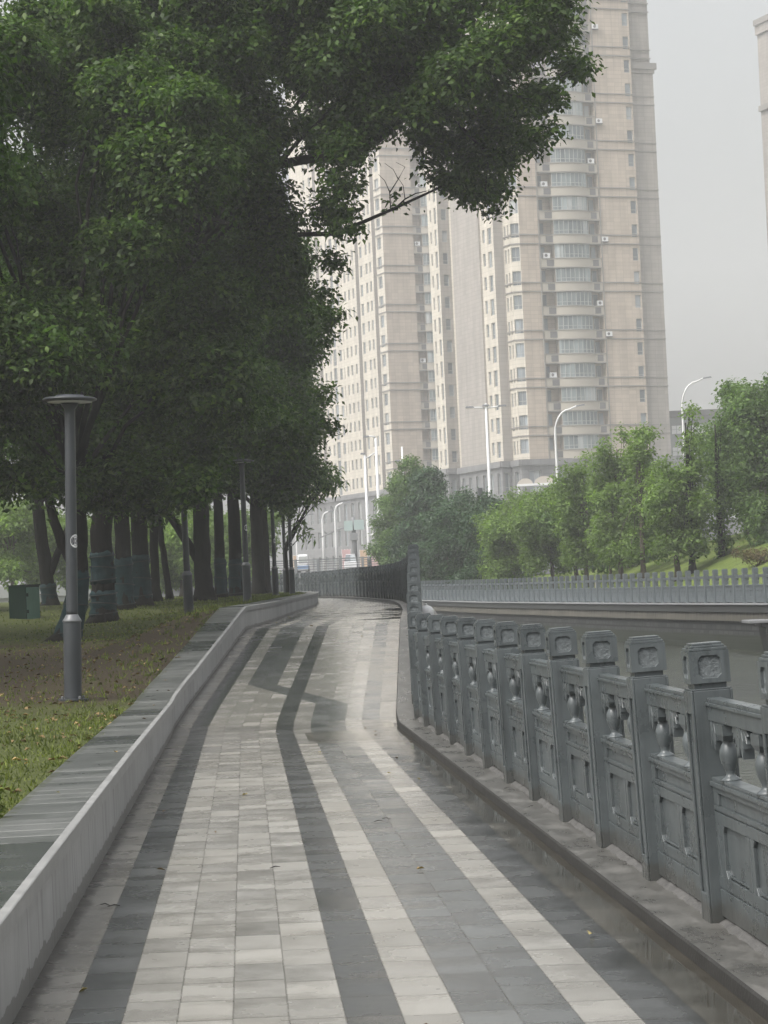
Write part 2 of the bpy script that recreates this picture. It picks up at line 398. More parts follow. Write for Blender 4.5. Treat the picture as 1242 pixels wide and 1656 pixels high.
M['leaf_r2'] = leafmat('mid_tree_leaf', (.055, .098, .032), (.12, .19, .054), .45, .5, .3)
M['leaf_r3'] = leafmat('dark_tree_leaf', (.020, .048, .022), (.052, .10, .040), .25, .5, .3)
M['leaf_red'] = leafmat('reddish_shrub_leaf', (.06, .055, .028), (.16, .11, .06), .25, .6, .2)
M['blade'] = leafmat('grass_blade', (.045, .062, .014), (.135, .16, .04), .3, .6, .2)
M['litter'] = leafmat('dead_leaf', (.05, .03, .016), (.24, .17, .08), .1, .7, .2)
M['litter_pale'] = leafmat('pale_fallen_leaf', (.2, .16, .06), (.5, .42, .2), .1, .6, .2)
# towers
def tilewall(name, col, var=.08, tw=1.0, th=.5):
    t = NT(name); co = t.coord('UV')
    b = t.n('ShaderNodeTexBrick'); t.link(co, b.inputs['Vector']); b.offset = 0
    b.inputs['Scale'].default_value = 1; b.inputs['Mortar Size'].default_value = .02
    b.inputs['Brick Width'].default_value = tw; b.inputs['Row Height'].default_value = th
    b.inputs['Color1'].default_value = (*[k*(1-var) for k in col], 1); b.inputs['Color2'].default_value = (*[k*(1+var) for k in col], 1)
    b.inputs['Mortar'].default_value = (*[k*.72 for k in col], 1)
    st = t.noise(1.0, 5, t.vmul(co, (.9, .12, 1)), .6)
    c = t.mix(1.0, b.outputs['Color'], t.ramp(st, [(.35, .86), (.65, 1.08)]), 'MULTIPLY')
    t.bsdf(c, .75, spec=.25); return t.mat
M['cream'] = tilewall('cream_tile_wall_sidelit', (.50, .46, .39), .05)  # left-facing walls use this lighter tone: light from the left put into colour
M['tan'] = tilewall('tan_tile_wall', (.40, .34, .28), .08)
M['greywall'] = tilewall('grey_tile_wall_shaded', (.30, .275, .25), .06)  # front and recessed faces use this darker tone: shade put into colour
M['podium'] = tilewall('dark_podium_stone', (.17, .17, .172), .1, 1.2, .6)
M['band'] = mottled('grey_band_moulding', (.21, .195, .18), .1, .5, .7, 0)
M['slab'] = mottled('pale_slab_edge', (.40, .36, .31), .1, .5, .7, 0)
def _glass(name, c0, c1):
    t = NT(name); g = t.n('ShaderNodeObjectInfo')
    r = t.white(t.vec(g.outputs['Random'], 1, t.math('FLOOR', t.math('MULTIPLY', t.sep(t.coord('Object'))[0], 1.4))))
    c = t.ramp(r, [(0, c0), (.6, c1), (.85, tuple(k*1.6 for k in c1)), (1, (.42, .43, .42))])
    t.bsdf(c, .12, spec=.5); return t.mat
M['glass'] = _glass('window_glass', (.10, .113, .122), (.165, .185, .2))  # paler glass: distance haze and sky reflection put into the colour
M['glass2'] = _glass('balcony_glass', (.10, .122, .128), (.165, .195, .2))  # balcony glass lightened the same way, haze and sky glow in its colour
M['wframe'] = mottled('window_frame', (.33, .34, .33), .08, 3, .5, 0)
M['grille'] = mottled('louvre_grille', (.105, .10, .10), .15, 4, .6, 0)
M['conc'] = mottled('grey_concrete', (.2, .205, .21), .15, .3, .7, 0)
M['blue'] = mottled('blue_panel', (.16, .24, .38), .1, 1, .5, 0)
M['pink'] = mottled('faded_pink_hoarding', (.45, .30, .30), .12, .8, .6, 0)
M['orange'] = mottled('orange_hoarding', (.45, .32, .22), .12, .8, .6, 0)
M['signboard'] = mottled('hazed_green_sign_board', (.33, .40, .39), .08, 1, .5, 0)  # greyed and paled so that distance haze sits in the sign colour
M['carbody'] = mottled('white_car_paint', (.7, .7, .71), .05, 1, .25, 0)
M['red'] = mottled('red_paint', (.45, .04, .03), .1, 1, .4, 0)
M['bridge'] = mottled('grey_bridge_paint', (.17, .18, .185), .15, 1, .5, 0)

# ------------------------------------------------------------------ ground lines of the path
def interp(x, pts):
    if x <= pts[0][0]:
        (a, b), (c, d) = pts[0], pts[1]; return b + (x-a)*(d-b)/(c-a)
    for (a, b), (c, d) in zip(pts, pts[1:]):
        if x <= c: return b + (x-a)*(d-b)/(c-a)
    return pts[-1][1]
LX = [(8.9, -1.41), (27.4, -2.43), (29, -2.42), (38.5, -2.23), (45, -2.12), (60, -2.15), (75, -2.2), (89, -2.5), (95, -3.0), (102, -4.0), (112, -5.4), (121, -6.9), (135, -10), (152, -15)]
RX = [(8.25, 1.2), (26.4, .05), (27.6, .03), (38.5, .17), (50, .28), (60, .28), (70, .2), (78, 0.0), (85, -.4), (93, -1.0), (102, -1.9), (112, -3.1), (121, -4.4), (135, -7.4), (152, -12.2)]
ZP = [(0, 0), (26.6, 0), (27.4, .03), (38.4, .93), (57, .99), (85, 1.03), (100, 1.1), (130, 1.15)]
stations = []   # (Lx,Ly,Rx,Ry,z,v)
y = 2.5
while y < 151:
    stations.append((interp(y, LX), y, interp(y, RX), y, interp(y, ZP), y)); y += .5
LP = [Vector((s[0], s[1], s[4])) for s in stations]; RP = [Vector((s[2], s[3], s[4])) for s in stations]; VV = [s[5] for s in stations]
def offs(P, k, d):
    """point k of polyline P pushed d to the right of travel (level)"""
    t = P[min(k+1, len(P)-1)] - P[max(k-1, 0)]; t.z = 0; t.normalize()
    return P[k] + Vector((t.y, -t.x, 0))*d
def strip(name, profs, mats, matid, uvfun, parent=None, smooth=False):
    """profs: list of polylines (same length) skinned side by side"""
    n = len(profs[0]); V = [tuple(p) for pr in profs for p in pr]; Fc = []; mi = []; uv = []
    for j in range(len(profs)-1):
        for k in range(n-1):
            Fc.append((j*n+k, (j+1)*n+k, (j+1)*n+k+1, j*n+k+1)); mi.append(matid[j])
            uv += [uvfun(j, k), uvfun(j+1, k), uvfun(j+1, k+1), uvfun(j, k+1)]
    me = bpy.data.meshes.new(name); me.from_pydata(V, [], Fc)
    for m in mats: me.materials.append(m)
    me.polygons.foreach_set('material_index', mi)
    ul = me.uv_layers.new(name='UVMap'); ul.data.foreach_set('uv', [c for q in uv for c in q])
    if smooth: me.polygons.foreach_set('use_smooth', [True]*len(Fc))
    me.update(); o = bpy.data.objects.new(name, me); C.objects.link(o)
    if parent: o.parent = parent
    return o
NS = len(stations)
# the paved path
profs = []
for j in range(14):
    profs.append([LP[k].lerp(RP[k], j/13) for k in range(NS)])
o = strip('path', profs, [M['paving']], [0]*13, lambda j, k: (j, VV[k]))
tag(o, 'wet grey and white striped paving', None, None, 'structure')
# left retaining wall
def wallh(v): return interp(v, [(0, .44), (18, .41), (26, .37), (30, .34), (38, .36), (90, .37), (130, .37)])
Wt = .37
wt = thing('retaining_wall', 'low pale stone retaining wall with dark wet coping between lawn and path', 'wall', (0, 0, 0))
def up(p, z): return Vector((p.x, p.y, p.z+z))
f0 = [up(LP[k], -.25) for k in range(NS)]; f1 = [up(LP[k], wallh(VV[k])-.07) for k in range(NS)]
b1 = [up(offs(LP, k, -Wt), wallh(VV[k])-.07) for k in range(NS)]; b0 = [up(offs(LP, k, -Wt), -.5) for k in range(NS)]
zz = [-.25, .29, .31, .9]
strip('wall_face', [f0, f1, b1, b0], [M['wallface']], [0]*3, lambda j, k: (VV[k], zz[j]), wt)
e = [(.03, -.07), (.031, -.012), (.0305, -.003), (.026, 0.0), (-.008, .001), (-.009, .001), (-Wt-.02, 0), (-Wt-.02, -.09)]
pr = [[up(offs(LP, k, a), wallh(VV[k])+z) for k in range(NS)] for a, z in e]
strip('coping', pr, [M['coping'], M['nosing']], [1, 1, 1, 1, 1, 0, 0], lambda j, k: (VV[k], -e[j][0]*1.0), wt)
# right kerb and the near canal wall
e = [(0, -.03), (.004, .05), (.012, .06), (.62, .06), (.64, .03), (.64, -.12)]
pr = [[up(offs(RP, k, a), z) for k in range(NS)] for a, z in e]
o = strip('kerb', pr, [M['kerb'], M['kerbface']], [1, 1, 0, 0, 0], lambda j, k: (VV[k], e[j][0]))
tag(o, None, None, None, 'structure')
cw = thing('embankment_wall', 'near canal wall of dark masonry below the kerb and balustrade', 'wall')
pr = [[up(offs(RP, k, .6), -.06) for k in range(NS)], [Vector((*offs(RP, k, .66).xy, -2.2)) for k in range(NS)]]
strip('wall_face', pr, [M['canalwall']], [0], lambda j, k: (VV[k], -j*3), cw)

# lawn
def soft(yy): return interp(yy, [(0, .34), (25, .35), (27.7, .40), (36, .55), (47, .76), (55, 1.0), (63, 1.2), (80, 1.36), (100, 1.4)])
def inner(yy): return interp(yy, LX) - Wt + .05
def wtop(yy): return interp(yy, ZP) + wallh(yy)
def lawn_z(x, yy):
    d = inner(yy) - x
    a = wtop(yy) - .05; s = soft(yy)
    t = min(1, max(0, (d-.15)/2.4)); t = t*t*(3-2*t)
    z = a*(1-t) + s*t + .035*math.sin(x*2.1+yy*.7)*math.sin(yy*1.3)*min(1, d)
    if d > 6: z += .03*(d-6)*min(1, (d-6)/8) if d < 26 else .6
    return z
xs = [0, .06, .15, .3, .5, .75, 1, 1.3, 1.6, 2, 2.4, 2.9, 3.5, 4.2, 5, 6, 7.5, 9, 11, 14, 18, 24, 32, 44, 60]
ys = list(np.arange(2.5, 150.5, .45))
V = []; Fc = []
for yy in ys:
    for d in xs:
        x = inner(yy) - d; V.append((x, yy, lawn_z(x, yy)))
nx = len(xs)
for i in range(len(ys)-1):
    for j in range(nx-1):
        a = i*nx+j; Fc.append((a, a+1, a+nx+1, a+nx))
o = np_mesh('lawn', V, [q[::-1] for q in Fc], M['lawn']); o.data.polygons.foreach_set('use_smooth', [True]*len(Fc))
tag(o, None, None, None, 'structure')

# canal, far ground
WZ = -1.1
def sheet(name, x0, x1, y0, y1, z, mat):
    b = MB(); b.poly([(x0, y0, z), (x1, y0, z), (x1, y1, z), (x0, y1, z)]); return tag(b.build(name, mat), None, None, None, 'structure')
sheet('ground', -700, 700, -60, 880, -2.6, M['ground'])
sheet('water', -60, 40, -20, 182, WZ, M['water'])
# right bank terrain
def oppx(yy): return 12.0 - .145*(yy-80)
def bank_z(x, yy):
    d = x - oppx(yy) - .25
    if d <= 0: return .45
    k = interp(yy, [(60, .38), (105, .38), (130, .2), (170, .12)])
    return .45 + k*min(d, 9) + .05*max(0, min(d-9, 12)) + .06*math.sin(x*1.1+yy*.5)*min(1, d/2)
xs = [.12, .5, 1, 1.6, 2.4, 3.2, 4, 5, 6, 7, 8, 9, 10.5, 13, 17, 25, 40, 70, 120]
ys = list(np.arange(20, 176, 1.5)); V = []; Fc = []
for yy in ys:
    for d in xs: V.append((oppx(yy)+d, yy, bank_z(oppx(yy)+d, yy)))
nx = len(xs)
for i in range(len(ys)-1):
    for j in range(nx-1):
        a = i*nx+j; Fc.append((a, a+1, a+nx+1, a+nx))
o = np_mesh('grass_bank', V, Fc, M['bank']); o.data.polygons.foreach_set('use_smooth', [True]*len(Fc)); tag(o, None, None, None, 'structure')
b = MB(); b.box(-300, 300, 186, 860, -2.5, 2.55)
tag(b.build('terrain', M['ground']), None, None, None, 'structure')
b = MB(); b.box(-160, -16, 149, 178, -2.5, 1.25)
tag(b.build('terrain', M['bank']), None, None, None, 'structure')

# canal wall across the water
yo = list(np.arange(20, 184, 2.0))
OP = [Vector((oppx(yy), yy, interp(yy, [(20, .42), (95, .43), (127, .49), (148, .6), (190, .7)]))) for yy in yo]
cw2 = thing('canal_wall', 'dark canal wall across the water with a pale stained ledge under its coping', 'wall')
no = len(OP)
def opp_prof(a, z): return [up(offs(OP, k, -a), z) for k in range(no)]
strip('coping', [opp_prof(-.5, 0.0), opp_prof(.30, 0.0), opp_prof(.31, -.05), opp_prof(.24, -.06), opp_prof(.24, -.30), opp_prof(.05, -.31)], [M['canalcoping'], M['conc']], [1, 1, 0, 0, 0], lambda j, k: (yo[k], j*.2), cw2)
strip('ledge', [opp_prof(.1, -.32), opp_prof(.17, -.325), opp_prof(.19, -.60), opp_prof(.05, -.61)], [M['ledge']], [0]*3, lambda j, k: (yo[k], [.45, .3, 0, 0][j]), cw2)
strip('wall_face', [opp_prof(.08, -.5), opp_prof(.2, -2.6)], [M['canalwall']], [0], lambda j, k: (yo[k], [2.1, 0][j]), cw2)
# concrete outlet box that juts from the far canal wall
p = dep(1236, 1002, 78)
b = MB(); b.box(-.55, 1.6, -.5, 1.2, -.10, 0, 0); b.taper(.75, .35, 1.0, 1.2, -1.7, 1.6, 1.5, -.22, 1); b.box(-.15, 1.5, -.4, 1.1, -.24, -.10, 1)
o = b.build('concrete_outlet', [M['conc'], M['canalcoping']], None, False, .02); o.location = p
tag(o, 'dark concrete outlet block with pale top jutting from the far canal wall', 'outlet')
p = dep(689, 991, 41)
b = MB(); b.lathe([(.02, -.14), (.10, -.12), (.135, -.03), (.13, .05), (.09, .1), (.03, .125)], n=20); b.lathe([(.02, .12), (.025, .15), (.01, .155)], n=8); b.lathe([(.025, -2.2), (.025, -.13)], n=8)
o = b.build('white_float', M['white'], None, True); o.location = (p.x, p.y, p.z)
tag(o, 'small white rounded marker standing in the canal behind the balustrade bend', 'marker')

# ------------------------------------------------------------------ balustrades
def recess_face(b, w, z0, z1, m_frame, m_in, yoff, mx, mz, cut, depth):
    """vertical face at y=-yoff (facing -y) with an octagonal recess"""
    o4 = [(-w/2, z0), (w/2, z0), (w/2, z1), (-w/2, z1)]
    x0, x1, a, c = -w/2+mx, w/2-mx, z0+mz, z1-mz
    o8 = [(x0+cut, a), (x1-cut, a), (x1, a+cut), (x1, c-cut), (x1-cut, c), (x0+cut, c), (x0, c-cut), (x0, a+cut)]
    O = [b.pt((x, -yoff, z)) for x, z in o4]; I = [b.pt((x, -yoff, z)) for x, z in o8]; J = [b.pt((x, -yoff+depth, z)) for x, z in o8]
    for q in ((O[0], O[1], I[1], I[0]), (O[1], I[2], I[1]), (O[1], O[2], I[3], I[2]), (O[2], I[4], I[3]), (O[2], O[3], I[5], I[4]), (O[3], I[6], I[5]), (O[3], O[0], I[7], I[6]), (O[0], I[0], I[7])): b.face(q, m_frame)
    for k in range(8): b.face((I[k], I[(k+1)%8], J[(k+1)%8], J[k]), m_frame)
    b.face(J, m_in)
def make_cap():
    b = MB()
    for k in range(4):
        b.M = Matrix.Rotation(k*PI/2, 4, 'Z'); recess_face(b, .168, .985, 1.118, 0, 1, .084, .037, .020, .016, .012)
    b.M = None
    b.poly([(-.084, -.084, .985), (-.084, .084, .985), (.084, .084, .985), (.084, -.084, .985)])
    b.box(-.079, .079, -.079, .079, 1.1185, 1.130); b.box(-.071, .071, -.071, .071, 1.1305, 1.140); b.box(-.062, .062, -.062, .062, 1.1405, 1.150)
    b.poly([(-.084, -.084, 1.118), (.084, -.084, 1.118), (.084, .084, 1.118), (-.084, .084, 1.118)])
    b.box(-.068, .068, -.068, .068, .955, .9845)
    return b
def make_shaft():
    b = MB(); w = .087
    b.box(-w+.011, w-.011, -w, w, -.05, .955)
    for sx in (-1, 1):
        x0, x1 = sorted((sx*(w-.0105), sx*w))
        b.box(x0, x1, -w+.001, -.058, -.05, .955); b.box(x0, x1, .058, w-.001, -.05, .955)
        b.box(x0, x1, -.0575, .0575, .86, .955); b.box(x0, x1, -.0575, .0575, -.05, .12)
    b.box(-w+.004, w-.004, -w+.004, w-.004, .9555, .962)
    return b
def make_panel(L, leafy=True):
    b = MB(); h = L/2
    def bx(y0, y1, z0, z1, t, m=0): b.box(-t*.34, t*.34, y0, y1, z0, z1, m)
    bx(-h, h, .03, .142, .10); bx(-h, h, .1425, .1495, .085)
    # lower stage
    st = .15; pw = .12
    bx(-h+.001, h-.001, .151, .459, .052)
    bx(-h, h, .15, .2, .096); bx(-h, h, .413, .46, .096)
    for y0, y1 in ((-h, -h+.05), (-h+.062, -h+st), (h-st, h-.062), (h-.05, h), (-pw/2, -.006), (.006, pw/2)): bx(y0, y1, .2005, .4125, .096)
    for (a, c) in ((-h+st, -pw/2), (pw/2, h-st)):
        for (yy, zz2, sy, sz) in ((a, .2005, 1, 1), (c, .2005, -1, 1), (a, .4125, 1, -1), (c, .4125, -1, -1)):
            for sx in (-1, 1):
                k = .03; q = [(yy, zz2), (yy+sy*k, zz2), (yy, zz2+sz*k)]
                f = [b.pt((sx*.0325, p_[0], p_[1])) for p_ in q]; g = [b.pt((sx*.0178, p_[0], p_[1])) for p_ in q]
                b.face(f if sx*sy*sz > 0 else f[::-1])
                b.face((f[1], f[2], g[2], g[1]) if sx*sy*sz < 0 else (f[2], f[1], g[1], g[2]))
        # inner bead at the foot of each recess
        for sx in (-1, 1): b.box(min(sx*.0178, sx*.027), max(sx*.0178, sx*.027), a+.03, c-.03, .206, .216)
    bx(-h, h, .4605, .4665, .085)
    # narrow recessed frieze
    bx(-h, h, .467, .487, .10); bx(-h+.001, h-.001, .4872, .5398, .06); bx(-h, h, .54, .565, .10)
    bx(-h, -h+.1, .4875, .5395, .096); bx(h-.1, h, .4875, .5395, .096)
    bx(-h, h, .5655, .585, .13); bx(-h, h, .5855, .6, .10)
    # top beam and mouldings
    bx(-h, h, .832, .893, .088); bx(-h, h, .8935, .908, .115); bx(-h, h, .9085, .925, .085)
    # carved leaf ornaments hanging under the beam, pierced: overlapping leaf tongues
    def tongue(y, z, ang, ln, wd, t):
        ca, sa = math.cos(ang), math.sin(ang); q = []
        for (u_, w_) in ((0, -.3), (.35, -.5), (.7, -.35), (1, 0), (.7, .35), (.35, .5), (0, .3)):
            q.append((y + u_*ln*ca - w_*wd*sa, z + u_*ln*sa + w_*wd*ca))
        f = [b.pt((-t/2, p_[0], p_[1])) for p_ in q]; g = [b.pt((t/2, p_[0], p_[1])) for p_ in q]
        b.face(f); b.face(g[::-1]); n = len(q)
        for k in range(n): b.face((f[k], g[k], g[(k+1)%n], f[(k+1)%n]))
    for (yc, sides) in () if not leafy else ((-h+.03, (1,)), (.095, (-1, 1)), (h-.03, (-1,))):
        for sd in sides:
            tongue(yc+sd*.015, .834, PI/2+sd*-2.55, .10, .045, .05)
            tongue(yc+sd*.045, .836, PI/2+sd*-2.2, .105, .040, .044)
            tongue(yc+sd*.02, .79, PI/2+sd*-2.8, .085, .04, .048)
            tongue(yc+sd*.085, .836, PI/2+sd*-2.0, .075, .035, .04)
        tongue(yc, .834, -PI/2, .115, .035, .055)
    return b
def make_baluster():
    b = MB()
    b.lathe([(.044, .598), (.040, .607), (.026, .616), (.018, .627), (.024, .645), (.034, .672), (.039, .700), (.037, .722), (.029, .742), (.022, .754), (.026, .762)], n=18)
    b.taper(0, 0, .05, .07, .7615, .066, .15, .785); b.box(-.033, .033, -.075, .075, .7855, .826); b.box(-.026, .026, -.066, .066, .8265, .8335)
    return b
SP = 1.5
near = thing('balustrade', 'dark grey carved stone balustrade along the right edge of the paved path', 'balustrade')
cap0 = shaft0 = panel0 = bal0 = None
# post positions along the offset line
line = [up(offs(RP, k, .27), .06) for k in range(NS)]
acc = [0]
for a, c in zip(line, line[1:]): acc.append(acc[-1] + (c.xy-a.xy).length)
def online(d):
    for k in range(len(acc)-1):
        if acc[k+1] >= d:
            t = (d-acc[k])/(acc[k+1]-acc[k]); return line[k].lerp(line[k+1], t), (line[k+1]-line[k])
    return line[-1], line[-1]-line[-2]
d0 = None
for k in range(len(acc)-1):
    if line[k].y <= 10.28 <= line[k+1].y: d0 = acc[k] + (10.28-line[k].y)/(line[k+1].y-line[k].y)*(acc[k+1]-acc[k])
d = d0 - SP*int(d0/SP); posts = []
while d < acc[-1]-.1: posts.append(online(d)); d += SP
LEAN = -.03
def railrot(t): return math.atan2(-t.x, t.y)
for i, (p, t) in enumerate(posts[:94]):
    rz = railrot(t); lean = LEAN if p.y < 27 else LEAN*.4
    if shaft0 is None:
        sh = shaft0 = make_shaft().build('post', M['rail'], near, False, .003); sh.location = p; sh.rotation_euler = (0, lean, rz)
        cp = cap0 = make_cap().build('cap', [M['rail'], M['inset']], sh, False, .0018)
    else:
        sh = inst(shaft0, near, p, (0, lean + random.uniform(-.006, .006), rz + random.uniform(-.01, .01))); inst(cap0, sh)
for i in range(min(93, len(posts)-1)):
    p, q = posts[i][0], posts[i+1][0]; c = (p+q)/2; t = q-p; L = t.length
    rz = railrot(t); rx = math.atan2(t.z, t.xy.length); lean = LEAN if c.y < 27 else LEAN*.4
    if panel0 is None:
        pn = panel0 = make_panel(1.335).build('panel', M['rail'], near, False, .0025); pn.location = c; pn.rotation_euler = (rx, lean, rz)
        bal0 = make_baluster().build('baluster', M['rail'], pn, False, 0); bal0.location = (0, -.245, 0)
        for f_ in bal0.data.polygons: f_.use_smooth = len(f_.vertices) == 4 and abs(f_.normal.z) < .98 and f_.index < 180
        inst(bal0, pn, (0, .435, 0))
    else:
        pn = inst(panel0, near, c, (rx, lean, rz)); pn.scale = (1, (L-.165)/1.335, 1)
        inst(bal0, pn, (0, -.245, 0)); inst(bal0, pn, (0, .435, 0))
# mortar bed between kerb and panels
b = MB()
for i in range(0, 22):
    p, q = posts[i][0], posts[i+1][0]; t = (q-p).normalized(); n = Vector((t.y, -t.x, 0)); prev = None
    for s in np.linspace(.1, SP-.1, 15):
        c = p + t*float(s); w = .045+.02*random.random(); h = .018+.014*random.random()
        ring = [b.pt(c+n*(-w-.015)+Vector((0, 0, -.004))), b.pt(c+n*(-w*.4)+Vector((0, 0, h))), b.pt(c+n*(w*.8)+Vector((0, 0, h))), b.pt(c+n*(w+.02)+Vector((0, 0, -.004)))]
        if prev:
            for k in range(3): b.face((prev[k], ring[k], ring[k+1], prev[k+1]))
        prev = ring
b.build('mortar_bed', M['mortar'], near)

far = thing('balustrade', 'paler grey stone balustrade on the far bank of the canal', 'balustrade')
b = make_shaft(); c_ = make_cap(); n0 = len(b.v); b.v += c_.v; b.f += [tuple(i+n0 for i in f) for f in c_.f]; b.m += [0]*len(c_.f)
fpost = None
def oz(yy): return interp(yy, [(20, .42), (95, .43), (127, .49), (148, .6), (190, .7)])
SPF = 1.18; yy = 64.0; fp = []
while yy < 178: fp.append(Vector((oppx(yy), yy, oz(yy)))); yy += SPF*.99
fp = fp[:98]; tf = (fp[1]-fp[0]); rzf = railrot(tf)
for p in fp:
    if fpost is None:
        fpost = b.build('post', M['rail_far'], far); fpost.location = p; fpost.rotation_euler = (0, 0, rzf)
    else: inst(fpost, far, p, (0, 0, rzf))
bp = make_panel(SPF-.165, False)
for sy in (-1, 1):
    k = make_baluster(); n0 = len(bp.v); bp.v += [Vector((v_.x*.8, v_.y*.55+sy*.27, v_.z)) for v_ in k.v]; bp.f += [tuple(i+n0 for i in f) for f in k.f]; bp.m += [0]*len(k.f)
fpan = None
for a, c in zip(fp, fp[1:]):
    if fpan is None:
        fpan = bp.build('panel', M['rail_far'], far); fpan.location = (a+c)/2; fpan.rotation_euler = (0, 0, rzf)
    else: inst(fpan, far, (a+c)/2, (0, 0, rzf))

# ------------------------------------------------------------------ path lamps
def make_lamp():
    t = thing('path_lamp', '', 'lamp', group='disc lamps on the lawn behind the wall')
    b = MB(); b.lathe([(.102, -.05), (.1, .02), (.1, .1), (.1, .8), (.1, .87), (.0995, .874), (.097, .885)], n=24); b.build('base', M['lamp'], t, True)
    b = MB(); b.lathe([(.17, .0), (.17, .018), (.11, .02)], n=24); fl = b.build('flange', M['lamp'], t)
    b = MB()
    for q in range(4): b.lathe([(.016, .0205), (.016, .045), (.008, .05)], .14*math.cos(q*PI/2+.7), .14*math.sin(q*PI/2+.7), 6)
    b.build('anchor_bolts', M['lampband'], fl)
    b = MB()
    for (q0, q1) in zip(range(7), range(1, 8)):
        a0, a1 = -2.2+q0*.13, -2.2+q1*.13; b.poly([(.1025*math.cos(a0), .1025*math.sin(a0), .32), (.1025*math.cos(a1), .1025*math.sin(a1), .32), (.1025*math.cos(a1), .1025*math.sin(a1), .66), (.1025*math.cos(a0), .1025*math.sin(a0), .66)])
    b.build('access_door', M['lamp'], t)
    b = MB(); b.lathe([(.108, .875), (.108, .892), (.085, .925), (.072, .95), (.066, .96)], n=24); b.build('collar', M['lampband'], t, True)
    b = MB(); b.lathe([(.066, .955), (.0658, 1.0), (.065, 1.4), (.063, 2.2), (.0605, 2.8), (.058, 3.18), (.058, 3.2), (.062, 3.26), (.09, 3.3), (.10, 3.33)], n=20); b.build('pole', M['lamp'], t, True)
    b = MB(); b.lathe([(.09, 3.325), (.26, 3.345), (.3, 3.36), (.305, 3.375), (.28, 3.388), (.16, 3.402), (.155, 3.418), (.05, 3.425)], n=36); hd = b.build('lamp_head', M['lamp'], t, True)
    b = MB(); b.lathe([(.10, 3.3315), (.25, 3.342), (.25, 3.338), (.1, 3.327)], n=32); b.build('diffuser', M['diffuser'], hd, True)
    # round white sticker with rings, bent round the pole
    b = MB(); z0 = 1.78; R_ = .0655
    def P3(a, h): return (R_*math.cos(a), R_*math.sin(a), z0+h)
    def disc(r0, r1, m, rr):
        n = 22; ring = []
        for k in range(n):
            q = 2*PI*k/n; pts = []
            for r in (r0, r1):
                ang = -.62 + r*math.cos(q)/R_; pts.append(b.pt((rr*math.cos(ang), rr*math.sin(ang), z0 + r*math.sin(q)*1.15)))
            ring.append(pts)
        for k in range(n): b.face((ring[k][0], ring[k][1], ring[(k+1)%n][1], ring[(k+1)%n][0]), m)
    disc(0.001, .066, 0, .0662); disc(.044, .050, 1, .0672); disc(.012, .03, 1, .0672)
    b.build('sticker', [M['white'], M['grey_print']], t)
    return t
lamp0 = make_lamp()
def lz(px, py, Y):
    p = dep(px, py, Y); return Vector((p.x, p.y, lawn_z(p.x, p.y)))
lamps = [((118, 1130, 27.7), 'nearest dark grey disc topped lamp, on the lawn left of the wall'),
         ((400, 963, 59), 'tall thin disc lamp at the wall bend with its head under the leaf edge'),
         ((305, 975, 50), 'lamp with dark thick base among the trunks and its head lost in leaves'),
         ((446, 963, 80), 'thin grey lamp behind the far wall, right of the thick trunks'),
         ((463, 962, 93), 'farthest of the slim path lamps, seen just left of the last lamp pole'),
         ((473, 961, 86), 'slim lamp at the right end of the lawn in front of the bridge railing')]
lroots = []
for i, (a, lab) in enumerate(lamps):
    o = lamp0 if i == 0 else copy_tree(lamp0)
    o.location = lz(*a); o['label'] = lab; lroots.append(o)
lroots[0].rotation_euler = (0, .03, 0); lroots[2].rotation_euler = (0, -.01, 1.0)

# green cabinet on the lawn
p = lz(40, 990, 60); p.z -= .04
bt = thing('utility_cabinet', 'dark and pale green metal utility cabinet standing on the lawn under the trees', 'cabinet', p, -.6)
b = MB(); b.box(-.28, .28, -.25, .25, .0, .84); b.build('body', M['bin_dark'], bt, False, .01)
b = MB(); b.box(.281, .29, -.23, .23, .02, .80); dr = b.build('door', M['bin_light'], bt, False, .004)
b = MB(); b.box(.291, .315, -.25, -.19, .18, .26); b.box(.291, .315, -.25, -.19, .58, .66); b.build('hinge', M['bin_dark'], dr)
b = MB(); b.box(-.3, .3, -.27, .27, .841, .87); b.build('lid', M['bin_dark'], bt, False, .008)

# ------------------------------------------------------------------ foliage
def leaves(P, N, size, fold=.18, droop=.35, aspect=.55, rng=RNG):
    """one bent quad per leaf"""
    n = len(P)
    N = N + rng.normal(0, .42, (n, 3)); N /= np.linalg.norm(N, axis=1)[:, None] + 1e-9
    d = rng.normal(0, 1, (n, 3)); d[:, 2] -= droop*1.6
    d -= (d*N).sum(1)[:, None]*N*.85
    d /= np.linalg.norm(d, axis=1)[:, None] + 1e-9
    s = np.cross(d, N); s /= np.linalg.norm(s, axis=1)[:, None] + 1e-9
    L = size*rng.uniform(.55, 1.35, (n, 1)); W = L*aspect
    V = np.empty((n, 4, 3), np.float32)
    V[:, 0] = P; V[:, 1] = P + d*L*.45 + s*W*.5 + N*L*fold*.5; V[:, 2] = P + d*L - N*L*fold*.4; V[:, 3] = P + d*L*.45 - s*W*.5 + N*L*fold*.5
    Fq = np.arange(n*4, dtype=np.int32).reshape(n, 4)
    return V.reshape(-1, 3), Fq
def unit(n, rng=RNG):
    q = rng.normal(0, 1, (n, 3)); return q/np.linalg.norm(q, axis=1)[:, None]
